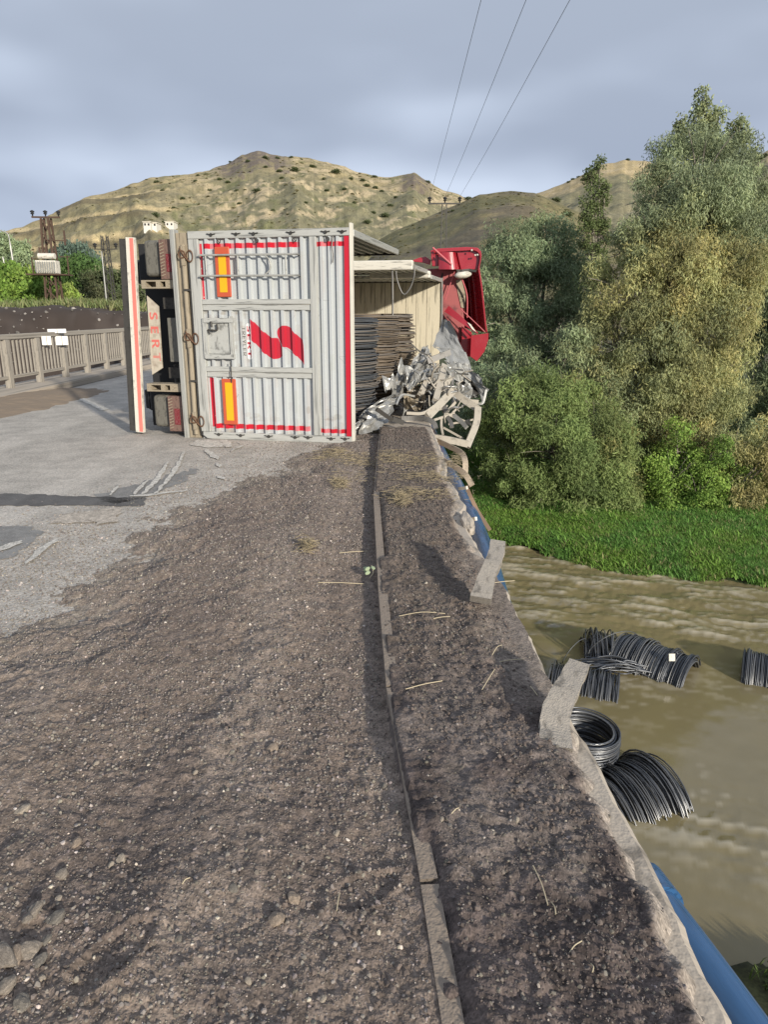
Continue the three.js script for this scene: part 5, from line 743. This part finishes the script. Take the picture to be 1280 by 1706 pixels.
// ---------------------------------------------------------------- trees and shrubs
function leafGeo(n, len, wid, spread, seed, droop) { // a spray of separate folded leaves
  const r = rng(seed), q = [];
  for (let i = 0; i < n; i++) {
    const d = V(r() - 0.5, r() - 0.5 - droop, r() - 0.5).normalize(), o = V((r() - 0.5) * spread, (r() - 0.5) * spread, (r() - 0.5) * spread), s = d.clone().cross(V(r() - 0.5, r() + 0.3, r() - 0.5)).normalize(), l = len * (0.7 + r() * 0.6), u = d.clone().cross(s).multiplyScalar(wid * 0.25);
    const a = o, b = o.clone().addScaledVector(d, l * 0.5).addScaledVector(s, wid / 2).add(u), c = o.clone().addScaledVector(d, l), e = o.clone().addScaledVector(d, l * 0.5).addScaledVector(s, -wid / 2).add(u); q.push([a, b, c, e]);
  }
  return fromQuads(q);
}
const leafMat = new THREE.MeshPhysicalMaterial({ color: rgb(1, 1, 1), roughness: 0.72, transmission: 0.22, thickness: 0, side: THREE.DoubleSide, specularIntensity: 0.5 });
const willow = leafGeo(11, 0.10, 0.026, 0.24, 1, 0.25), broad = leafGeo(10, 0.075, 0.05, 0.22, 2, 0.1), farLeaf = leafGeo(10, 0.2, 0.13, 0.5, 3, 0.1), shrubLeaf = leafGeo(14, 0.7, 0.5, 1.2, 4, 0);
function crown(parent, lobes, geo, density, colors, seed, opt = {}) { // lobes: {c: Vector3, r, sy, k}
  const r = rng(seed), mats = [], cols = [], mt = new THREE.Matrix4(), qt = new THREE.Quaternion(), eu = new THREE.Euler(), col = new THREE.Color();
  const sub = [];
  for (const L of lobes) { sub.push({ c: L.c, r: L.r * 0.55, sy: L.sy ?? 1, k: L.k ?? 0, big: 1, tone: 0.7 }); const n = Math.max(6, Math.round(L.r * L.r * 8 + 9)); for (let i = 0; i < n; i++) { const d = V(r() - 0.5, (r() - 0.5) * 1.0, r() - 0.4).normalize(), s = L.r * (0.17 + r() * 0.22); sub.push({ c: L.c.clone().add(V(d.x * L.r * (0.7 + 0.3 * r()), d.y * L.r * 0.88 * (L.sy ?? 1), d.z * L.r * 0.85)), r: s, sy: 0.75 + r() * 0.4, k: (L.k ?? 0) + (r() - 0.5) * 0.35, tone: 0.68 + r() * 0.66 }); } }
  for (const s of sub) {
    const n = Math.round(s.r * s.r * density * (s.big ? 0.6 : 1.7)) + 6;
    for (let i = 0; i < n; i++) {
      const d = V(r() - 0.5, r() - 0.5, r() - 0.5).normalize(), f = fbm3(d.x * 2.2 + s.c.x * 3, d.y * 2.2 + s.c.y * 3, d.z * 2.2 + s.c.z, 3);
      if (f < -0.12 && r() < 0.75) continue;
      const rad = s.r * (0.55 + 0.5 * Math.pow(r(), 0.5) + f * 0.55) * (r() < 0.06 ? 1.25 + r() * 0.35 : 1), p = s.c.clone().add(V(d.x * rad, d.y * rad * s.sy - (opt.droop ?? 0) * r() * r() * s.r, d.z * rad));
      eu.set((r() - 0.5) * 1.2, r() * 6.283, (r() - 0.5) * 1.2); const sc = (opt.scale ?? 1) * (0.7 + r() * 0.6); mt.compose(p, qt.setFromEuler(eu), V(sc, sc, sc)); mats.push(mt.clone());
      const k = clamp(s.k + (r() - 0.5) * 0.3 + f * 0.4), c = k < 0.5 ? mix3(colors[0], colors[1], k * 2) : mix3(colors[1], colors[2], k * 2 - 1), b = (s.tone ?? 0.85) * (0.75 + r() * 0.5); cols.push([c[0] * b, c[1] * b, c[2] * b]);
    }
  }
  const inst = new THREE.InstancedMesh(geo, leafMat, mats.length); mats.forEach((m, i) => { inst.setMatrixAt(i, m); inst.setColorAt(i, col.setRGB(...cols[i])); });
  inst.name = 'crown'; inst.userData.kind = 'stuff'; inst.castShadow = inst.receiveShadow = true; parent.add(inst); return mats.length;
}
let leafTotal = 0;
function tree(name, label, cat, baseP, lobesPx, geo, density, colors, seed, opt = {}) {
  const t = thing(name, label, cat, baseP, opt.group), r = rng(seed + 999);
  const lobes = lobesPx.map(([px, py, rp, z, k = 0.3, sy = 1]) => { const p = atZ(px, py, z); return { c: p.clone().sub(baseP), r: rp * z / FOCAL * 0.98, k, sy }; });
  const list = [], topL = lobes.reduce((a, b) => a.c.y > b.c.y ? a : b); const h = topL.c.y, tr = opt.trunk ?? Math.max(0.06, h * 0.018);
  mesh('trunk', taper([V(0, -0.3, 0), V(0.04 * h * (r() - 0.5), h * 0.22, 0), V(topL.c.x * 0.3, h * 0.5, topL.c.z * 0.3), topL.c.clone()], tr, tr * 0.2, 9), M.bark, t);
  for (const L of lobes) { const a = V(L.c.x * 0.05, Math.min(h * 0.25, L.c.y * 0.4), 0), m = a.clone().lerp(L.c, 0.55); m.x += (r() - 0.5) * 0.3 * L.r; m.y -= 0.1 * L.r; list.push(taper([a, m, L.c.clone()], tr * 0.6, tr * 0.16, 6)); for (let i = 0; i < 7; i++) { const d = V(r() - 0.5, r() - 0.2, r() - 0.3).normalize().multiplyScalar(L.r * 1.08); list.push(taper([L.c.clone().lerp(m, 0.25), L.c.clone().addScaledVector(d, 0.5), L.c.clone().add(d)], tr * 0.2, tr * 0.05, 5)); } }
  mesh('limbs', merge(list), M.bark, t);
  leafTotal += crown(t, lobes, geo, density, colors, seed, opt);
  return t;
}
const onGround = (px, z) => { const x = (px - CX) / FOCAL * z; return V(x, terrainH(x, -z), -z); };
const GREY = [[0.275, 0.325, 0.185], [0.35, 0.365, 0.165], [0.47, 0.41, 0.17]], DARK = [[0.26, 0.332, 0.186], [0.293, 0.338, 0.174], [0.364, 0.332, 0.144]], BRIGHT = [[0.192, 0.268, 0.091], [0.247, 0.297, 0.103], [0.383, 0.302, 0.125]], LUSH = [[0.149, 0.27, 0.05], [0.218, 0.322, 0.061], [0.299, 0.345, 0.088]], BLUISH = [[0.11, 0.16, 0.13], [0.13, 0.18, 0.13], [0.16, 0.18, 0.1]];
// right bank
tree('willow_tree', 'tall grey green willow with golden brown lower leaves on the river bank', 'tree', onGround(1130, 23.5), [[1165, 300, 72, 24, 0.05], [1105, 330, 52, 23.6, 0.05], [1220, 320, 52, 24.2, 0.05], [1160, 385, 85, 23, 0.05], [1085, 410, 62, 22.8, 0.08], [1225, 400, 62, 23.3, 0.15], [1120, 470, 82, 22.4, 0.72], [1200, 470, 78, 22.5, 0.63], [1040, 480, 62, 22.8, 0.61], [1080, 560, 75, 22.2, 0.45], [1170, 560, 80, 22, 0.59], [1020, 565, 55, 22.6, 0.47], [1120, 640, 78, 21.9, 0.47], [1050, 640, 55, 22.3, 0.40], [1190, 640, 62, 22.2, 0.36], [1130, 715, 58, 22, 0.72]], willow, 300, GREY, 1, { droop: 0.5, scale: 1.05, trunk: 0.2 });
tree('poplar_tree', 'slender poplar tops rising above the tall willow', 'tree', onGround(1185, 26), [[1174, 168, 8, 26, 0.1, 2.8], [1168, 200, 12, 26, 0.1, 2], [1192, 205, 13, 26, 0.1, 1.6], [1180, 232, 18, 26, 0.1, 1.5], [1136, 208, 6, 26, 0.1, 2.4], [1138, 238, 11, 26, 0.1, 1.6], [1230, 218, 12, 26, 0.1, 1.6], [1212, 238, 13, 26, 0.1, 1.4], [1240, 232, 9, 26, 0.1, 1.4], [1200, 262, 22, 26, 0.1, 1.1], [1155, 262, 18, 26, 0.1, 1.2], [1240, 272, 20, 26, 0.1, 1.2], [1112, 258, 9, 26, 0.1, 1.5]], broad, 330, GREY, 2, { scale: 1.25, trunk: 0.14 });
tree('willow_tree', 'dark grey green willow standing just right of the red cab', 'tree', onGround(880, 27), [[860, 425, 55, 27, 0.05], [915, 420, 50, 27.5, 0.1], [830, 470, 45, 26.5, 0.1], [895, 480, 60, 26.8, 0.1], [945, 470, 45, 27, 0.3], [850, 530, 55, 26, 0.1], [920, 550, 55, 26.2, 0.2], [960, 540, 45, 26, 0.3], [830, 585, 42, 25.5, 0.2], [890, 610, 50, 25.5, 0.1], [955, 610, 45, 25.3, 0.4]], willow, 250, DARK, 3, { droop: 0.5, scale: 1.15 });
tree('riverside_bush', 'big rounded green bush overhanging the grass bank at the river bend', 'bush', onGround(930, 21.5), [[940, 665, 55, 20.5, 0.15], [880, 690, 60, 20.3, 0.1], [990, 710, 58, 20.1, 0.35], [840, 730, 45, 20.6, 0.15], [920, 750, 70, 19.6, 0.1], [1000, 775, 62, 19.6, 0.3], [860, 790, 42, 20.0, 0.1], [950, 815, 55, 19.3, 0.15], [1020, 830, 45, 19.3, 0.3], [905, 830, 35, 19.6, 0.1], [970, 655, 34, 21, 0.5], [825, 690, 30, 21, 0.1], [1035, 745, 36, 20.6, 0.6], [900, 640, 30, 21.4, 0.1], [1040, 800, 30, 19.6, 0.5], [870, 845, 24, 19.6, 0.1], [985, 855, 26, 19, 0.3], [830, 770, 26, 20.6, 0.1]], willow, 420, BRIGHT, 4, { droop: 0.6, scale: 0.95 });
tree('riverside_bush', 'bright yellow green low bush under the tall willow', 'bush', onGround(1140, 20), [[1130, 745, 45, 20.2, 0.4], [1180, 770, 45, 19.8, 0.4], [1120, 800, 48, 19.5, 0.35], [1165, 825, 45, 19.2, 0.35], [1110, 850, 34, 19.1, 0.4], [1210, 810, 40, 19.6, 0.5], [1080, 800, 34, 19.8, 0.7]], broad, 420, LUSH, 5, { droop: 0.3 });
tree('riverside_bush', 'dry olive brown bush at the lower right edge of the trees', 'bush', onGround(1250, 19.6), [[1255, 780, 48, 19.8, 0.8], [1290, 820, 50, 19.4, 0.9], [1240, 840, 38, 19.1, 0.95], [1300, 740, 50, 20, 0.6], [1225, 745, 40, 20.3, 0.55]], willow, 360, GREY, 6, { droop: 0.5 });
tree('willow_tree', 'shaded grey tree cut off by the right edge of the picture', 'tree', onGround(1330, 25), [[1290, 345, 45, 26, 0.1], [1320, 420, 80, 25.5, 0.1], [1300, 500, 62, 25.2, 0.1], [1340, 580, 85, 25, 0.1], [1290, 590, 48, 25, 0.2], [1300, 670, 62, 24.6, 0.2], [1255, 660, 40, 24.6, 0.3], [1370, 480, 80, 25.5, 0.1], [1350, 720, 80, 23, 0.2]], willow, 240, DARK, 7, { droop: 0.5, scale: 1.15 });
tree('poplar_tree', 'narrow dark poplar standing alone between the willows and the ridge', 'tree', onGround(985, 44), [[999, 282, 7, 44, 0.1, 2.6], [984, 300, 8, 44, 0.1, 2.6], [1008, 318, 8, 44, 0.1, 2.6], [992, 330, 9, 44, 0.1, 2.4], [978, 345, 9, 44, 0.1, 2.4], [1005, 360, 10, 44, 0.1, 2.4], [986, 375, 11, 44, 0.1, 2.2], [972, 395, 10, 44, 0.1, 2.2], [1000, 405, 12, 44, 0.1, 2], [984, 430, 16, 44, 0.1, 1.8], [975, 460, 20, 44, 0.1, 1.3], [1000, 455, 18, 44, 0.1, 1.3]], broad, 260, [[0.13, 0.17, 0.06], [0.15, 0.18, 0.065], [0.18, 0.19, 0.07]], 8, { scale: 1.5, trunk: 0.2 });
tree('willow_tree', 'dark undergrowth tree filling the shade behind the river bush', 'tree', onGround(880, 24), [[830, 650, 48, 24, 0.1], [800, 720, 40, 23.5, 0.1], [970, 640, 50, 24, 0.2], [1050, 720, 60, 23.5, 0.3], [810, 800, 36, 22.5, 0.1], [1060, 800, 50, 22.5, 0.2], [1200, 720, 70, 23.5, 0.2], [1180, 820, 60, 22.5, 0.2], [1000, 640, 40, 22, 0.6], [950, 590, 42, 22.3, 0.4], [1050, 690, 42, 21.6, 0.7], [840, 640, 36, 22.2, 0.1], [800, 680, 30, 22.5, 0.1], [880, 620, 34, 22, 0.2]], willow, 200, DARK, 9, { droop: 0.4, scale: 1.2 });
// left side beyond the mound
tree('leafy_bush', 'broad bright green bush left of the transformer pole', 'bush', V(atZ(30, 480, 66).x, -0.3, -66), [[20, 477, 28, 66, 0.3], [50, 482, 28, 65.25, 0.35], [-15, 487, 32, 66, 0.3], [35, 501, 28, 64.5, 0.3], [65, 498, 24, 64.5, 0.3], [5, 504, 26, 64.5, 0.3], [-40, 496, 30, 66, 0.3]], farLeaf, 50, LUSH, 10, { scale: 1.35, group: 'bushes behind the left mound' });
tree('leafy_bush', 'yellow green small bush just right of the transformer pole', 'bush', V(atZ(108, 490, 66).x, -0.3, -66), [[112, 494, 15, 64.5, 0.7], [105, 506, 14, 64.5, 0.6], [125, 506, 14, 64.5, 0.6]], farLeaf, 60, LUSH, 11, { scale: 1.2, group: 'bushes behind the left mound' });
tree('leafy_bush', 'mid green bush behind the transformer pole', 'bush', V(atZ(110, 470, 72).x, -0.3, -72), [[105, 456, 22, 72, 0.1], [130, 451, 22, 72, 0.1], [85, 466, 20, 72, 0.2], [150, 456, 22, 72, 0.1], [120, 481, 26, 72, 0.1]], farLeaf, 50, [[0.07, 0.13, 0.035], [0.09, 0.15, 0.04], [0.12, 0.16, 0.05]], 12, { scale: 1.35, group: 'bushes behind the left mound' });
tree('leafy_bush', 'sparse grey green bush with bare twigs beside the trailer bumper', 'bush', V(atZ(165, 490, 66).x, -0.3, -66), [[150, 481, 24, 67.5, 0.5], [180, 476, 24, 67.5, 0.4], [165, 501, 22, 66, 0.6], [200, 486, 24, 67.5, 0.3], [210, 506, 20, 66, 0.3], [225, 476, 26, 67.5, 0.3]], farLeaf, 32, [[0.08, 0.12, 0.045], [0.11, 0.13, 0.06], [0.16, 0.15, 0.08]], 13, { scale: 1.1, group: 'bushes behind the left mound' });
tree('olive_tree', 'blue grey tree crown showing behind the green bushes at left', 'tree', V(atZ(120, 430, 75).x, -0.5, -75), [[110, 430, 18, 75, 0.2], [130, 432, 20, 75, 0.2], [148, 438, 16, 75, 0.2], [95, 438, 14, 75, 0.2]], farLeaf, 60, BLUISH, 14, { scale: 1.4 });
tree('dark_tree', 'dark green tree at the far left edge behind the street lamp', 'tree', V(atZ(15, 430, 95).x, -0.5, -95), [[10, 415, 18, 95, 0.1], [30, 425, 16, 95, 0.1], [-15, 420, 20, 95, 0.1], [0, 438, 20, 94, 0.1], [35, 440, 14, 94, 0.1], [-40, 425, 22, 95, 0.1]], farLeaf, 45, DARK, 15, { scale: 1.7 });
tree('dark_tree', 'small dark tree on the slope right of the transformer pole', 'tree', V(atZ(138, 430, 90).x, -0.5, -90), [[134, 425, 11, 90, 0.1], [142, 430, 8, 90, 0.1]], farLeaf, 60, DARK, 16, { scale: 1.3 });
// shrubs dotted over the hills: one model, copies by its place
{
  const sm = new THREE.InstancedMesh(shrubLeaf, leafMat, 1); const list = [], r = rng(81);
  const build = (seed) => { const rr = rng(seed), gs = []; for (let i = 0; i < 26; i++) { const d = V(rr() - 0.5, rr() * 0.8, rr() - 0.5).normalize().multiplyScalar(0.55 + rr() * 0.45); gs.push(shrubLeaf.clone().rotateY(rr() * 6).scale(0.45, 0.45, 0.45).translate(d.x, d.y * 0.8, d.z)); } return merge(gs); };
  const shapes = [build(1), build(2), build(3)], mat = std({ color: rgb(0.085, 0.105, 0.04), roughness: 0.9 });
  const todo = [];
  const place = (px, py, w, D0, D, hAt, label) => { const d = ray(px, py), az = Math.atan2(d.x, -d.z), e = d.y / Math.hypot(d.x, d.z); let rr = D; for (let k = D0 + 2; k < D * 1.05; k += 2) if (hAt(az, k) - EYE > e * k) { rr = k; break; } const t = thing('hill_shrub', label, 'shrub', V(Math.sin(az) * rr, hAt(az, rr) - 0.3, -Math.cos(az) * rr), 'dark shrubs dotted over the dry hills'); const s = w * rr / FOCAL / 2; const m = mesh('foliage', shapes[Math.floor(r() * 3)], mat, t); m.scale.set(s, s * 0.8, s); m.rotation.y = r() * 6; };
  for (const [px, py, w] of [[413, 271, 9], [442, 265, 12], [462, 265, 8], [466, 287, 10], [492, 286, 16], [520, 279, 11], [560, 290, 15], [428, 320, 13], [624, 296, 9], [485, 263, 7], [502, 266, 6], [330, 293, 7], [383, 262, 6], [443, 280, 8], [605, 302, 10], [612, 312, 12], [625, 315, 10], [636, 320, 8], [612, 373, 14], [642, 361, 16], [622, 356, 10], [366, 300, 9], [380, 305, 10], [350, 318, 8], [305, 332, 9], [258, 360, 14], [275, 372, 10], [290, 348, 7], [400, 340, 8], [455, 352, 7], [510, 340, 8], [545, 320, 9], [575, 318, 9], [590, 340, 8], [660, 330, 8], [712, 304, 9], [325, 303, 7], [262, 305, 9], [272, 318, 8], [395, 320, 7], [650, 345, 10], [540, 300, 8], [585, 300, 9], [470, 300, 8]]) todo.push([px, py, w, 150, 520, mainHill, px < 345 ? (py < 325 ? 'the terraced left shoulder' : 'the lower left slope') : px < 415 ? (py < 312 ? 'the slope left of the summit' : 'the slope below the left shoulder') : px < 525 ? (py < 275 ? 'the rocky summit' : py < 300 ? 'the slope just under the summit rock' : 'the pale slope above the trailer') : px < 600 ? (py < 305 ? 'the slope right of the summit' : 'the gullies above the trailer roof edge') : (py < 325 ? 'the saddle near the right knob' : 'the slope meeting the green hill')]);
  for (const [px, py, w] of [[926, 335, 16], [945, 360, 18], [1026, 372, 14], [780, 330, 12], [700, 380, 7], [755, 352, 9], [670, 392, 7]]) todo.push([px, py, w, 110, 290, greenHill, px < 720 ? 'the near green hill by the saddle' : px < 800 ? 'the near green hill by the pole' : 'the near green hill beside the lone poplar']);
  for (const [px, py, w] of [[1047, 265, 7], [955, 300, 7], [965, 295, 6], [948, 305, 7], [1268, 268, 14], [1275, 262, 12]]) todo.push([px, py, w, 150, 470, rightHill, px > 1200 ? 'the far ridge at the right edge' : 'the crest of the pale right ridge']);
  const zones = {}; todo.sort((a, b) => a[0] - b[0]).forEach((k) => (zones[k[6]] ??= []).push(k));
  const nth = ['first', 'second', 'third', 'fourth', 'fifth', 'sixth', 'seventh', 'eighth', 'ninth', 'tenth'];
  for (const [zone, list] of Object.entries(zones)) list.forEach((k, i) => place(...k.slice(0, 6), `${k[2] > 11 ? 'larger' : 'small'} dark shrub on ${zone}` + (list.length > 1 ? `, ${nth[i]} from the left` : '')));
  { const N = 2400, g = new THREE.InstancedMesh(shapes[0], std({ color: rgb(1, 1, 1), roughness: 1 }), N), mt = new THREE.Matrix4(), qt = new THREE.Quaternion(), c = new THREE.Color(); let n = 0;
    for (let i = 0; n < N && i < 60000; i++) { const m = i % 5 < 3, az = m ? lerp(azOf(-40), azOf(760), r()) : lerp(azOf(620), azOf(1150), r()), D = m ? 520 : 290, D0 = m ? 150 : 110, rr = lerp(D0 + 20, D * 0.99, r()), hA = m ? mainHill : greenHill, u = az * D; if (fbm(u * 0.05, rr * 0.03, 3, 55) + r() * 0.5 < 0.3) continue; const s = (0.25 + 0.7 * Math.pow(r(), 4)) * (m ? 1.0 : 0.55); mt.compose(V(Math.sin(az) * rr, hA(az, rr) - 0.1 * s, -Math.cos(az) * rr), qt.setFromEuler(new THREE.Euler(0, r() * 6, 0)), V(s * (1 + r()), s * 0.7, s)); g.setMatrixAt(n, mt); const k = r(); c.setRGB(lerp(0.15, 0.28, k), lerp(0.15, 0.24, k), lerp(0.065, 0.11, k)); g.setColorAt(n++, c); }
    g.count = n; g.name = 'hill_tussocks'; g.castShadow = g.receiveShadow = true; scene.add(g); tag(g, 'low tussocks and scrub scattered over the dry hill slopes', 'scrub', null, 'stuff'); }
  // white houses on the hill road
  for (const [x0, x1, y0, y1, label] of [[243, 254, 372, 379, 'small white house with a flat roof, left of three on the hill road'], [253, 264, 373, 379, 'low white house in the middle of three on the hill road'], [279, 292, 371, 379, 'white house just above the trailer corner on the hill road']]) { const dd = ray((x0 + x1) / 2, y1), az = Math.atan2(dd.x, -dd.z), el = dd.y / Math.hypot(dd.x, dd.z); let rr = 500; for (let k = 152; k < 520; k += 1) if (mainHill(az, k) - EYE > el * k) { rr = k; break; } const D = Math.cos(az) * rr, a = atZ(x0, y1, D), b = atZ(x1, y0, D), w = b.x - a.x, h = b.y - a.y; const t = thing('white_house', label, 'house', V((a.x + b.x) / 2, a.y - 0.4, -D), 'white houses on the hill road'); mesh('wall', box(-w / 2, w / 2, -2, h + 0.4, -3, 3), std({ color: rgb(0.66, 0.63, 0.56) }), t); mesh('roof', box(-w / 2 - 0.3, w / 2 + 0.3, h + 0.4, h + 0.7, -3.3, 3.3), std({ color: rgb(0.6, 0.55, 0.45) }), t); for (const k of [-0.25, 0.25]) mesh('window', box(w * k - 0.35, w * k + 0.35, h * 0.5, h * 0.5 + 0.8, 2.95, 3.03), M.black, t); }
}
// grass on the far bank, weeds behind the left railing
{
  const r = rng(91), bladeQ = []; for (let i = 0; i < 9; i++) { const a = r() * 6.28, d = V(Math.cos(a), 0, Math.sin(a)), o = V((r() - 0.5) * 0.12, 0, (r() - 0.5) * 0.12), h = 0.04 + r() * 0.06, b = d.clone().multiplyScalar(0.02 + r() * 0.05), s = V(-d.z, 0, d.x).multiplyScalar(0.0045); const t1 = o.clone().add(V(b.x * 0.4, h * 0.6, b.z * 0.4)), t2 = o.clone().add(V(b.x, h, b.z)); bladeQ.push([o.clone().sub(s), o.clone().add(s), t1.clone().add(s), t1.clone().sub(s)], [t1.clone().sub(s), t1.clone().add(s), t2, t2]); }
  const tuft = fromQuads(bladeQ), N = 95000, inst = new THREE.InstancedMesh(tuft, leafMat, N), mt = new THREE.Matrix4(), qt = new THREE.Quaternion(), c = new THREE.Color();
  for (let i = 0; i < N; i++) { let x, z, d; do { x = 1.2 + r() * 14; d = Math.pow(r(), 1.2) * 7.5; z = table(farBank, x) + 0.1 + fbm(x * 1.3, 7, 3, 44) * 0.35 - d; } while (false); const s = 0.75 + r() * 0.8 + fbm(x, z, 3, 3) * 0.6 + (r() < 0.03 ? 1.2 * r() : 0); qt.setFromEuler(new THREE.Euler((r() - 0.5) * 0.3, r() * 6.28, (r() - 0.5) * 0.3)); mt.compose(V(x, Math.max(terrainH(x, z), WATER) - 0.01, z), qt, V(s * 1.1, s * 0.78, s * 1.1)); inst.setMatrixAt(i, mt); const k = smooth(-0.3, 0.3, fbm(x * 1.2, z * 1.2, 3, 5)), b = 0.8 + r() * 0.4; c.setRGB(lerp(0.15, 0.21, k) * b, lerp(0.31, 0.36, k) * b, 0.06 * b); if (r() < 0.09) c.setRGB(0.34 * b, 0.31 * b, 0.14 * b); else if (r() < 0.25) c.multiplyScalar(0.62); inst.setColorAt(i, c); }
  inst.name = 'grass'; inst.castShadow = inst.receiveShadow = true; scene.add(inst); tag(inst, 'bright green grass along the far river bank', 'grass', null, 'stuff');
  const N2 = 9000, w = new THREE.InstancedMesh(tuft, leafMat, N2);
  for (let i = 0; i < N2; i++) { const x = -8.1 - r() * 13, z = -13 - r() * 14, s = 1 + r() * 2.4; qt.setFromEuler(new THREE.Euler((r() - 0.5) * 0.6, r() * 6.28, (r() - 0.5) * 0.6)); mt.compose(V(x, terrainH(x, z), z), qt, V(s, s, s)); w.setMatrixAt(i, mt); const k = r(); c.setRGB(lerp(0.14, 0.4, k), lerp(0.14, 0.33, k), lerp(0.06, 0.2, k)); w.setColorAt(i, c); }
  w.name = 'dry_weeds'; w.castShadow = w.receiveShadow = true; scene.add(w); tag(w, 'dry weeds growing behind the left railing', 'weeds', null, 'stuff');
  const NF = 1500, fr = new THREE.InstancedMesh(tuft, leafMat, NF);
  for (let i = 0; i < NF; i++) { const x = -17 + r() * 10, z = -28.2 - r() * 2.4, s = 2 + r() * 3.5 + (x > -9.2 ? 2 : 0), top = table([[-18, 0.62], [-16.4, 0.6], [-15.2, 1], [-12, 1.04], [-9.5, 0.98], [-8, 0.85], [-6.2, 0]], x); qt.setFromEuler(new THREE.Euler((r() - 0.5) * 0.6, r() * 6.28, (r() - 0.5) * 0.6)); mt.compose(V(x, -0.95 + top * 2.55, z), qt, V(s, s, s)); fr.setMatrixAt(i, mt); const k = r() * (x > -9.5 ? 1 : 0.6); c.setRGB(lerp(0.14, 0.42, k), lerp(0.2, 0.36, k), lerp(0.06, 0.2, k)); fr.setColorAt(i, c); }
  fr.name = 'crest_grass'; fr.castShadow = fr.receiveShadow = true; scene.add(fr); tag(fr, 'dry grass fringe along the top of the dark earth mound', 'grass', null, 'stuff');
  const N3 = 500, g = new THREE.InstancedMesh(tuft, leafMat, N3); for (let i = 0; i < N3; i++) { const x = 3.3 + r() * 1.6, z = -5.0 + r() * 1.6, s = 0.8 + r(); qt.setFromEuler(new THREE.Euler(0, r() * 6.28, 0)); mt.compose(V(x, terrainH(x, z), z), qt, V(s, s, s)); g.setMatrixAt(i, mt); c.setRGB(0.1, 0.15, 0.03); g.setColorAt(i, c); } g.name = 'grass'; g.name = numbered('grass_patch'); scene.add(g); tag(g, 'small grass patch at the near river bank beside the blue pipe', 'grass', null, 'stuff');
}
console.log('leaf sprays', leafTotal);
renderer.render(scene, camera);
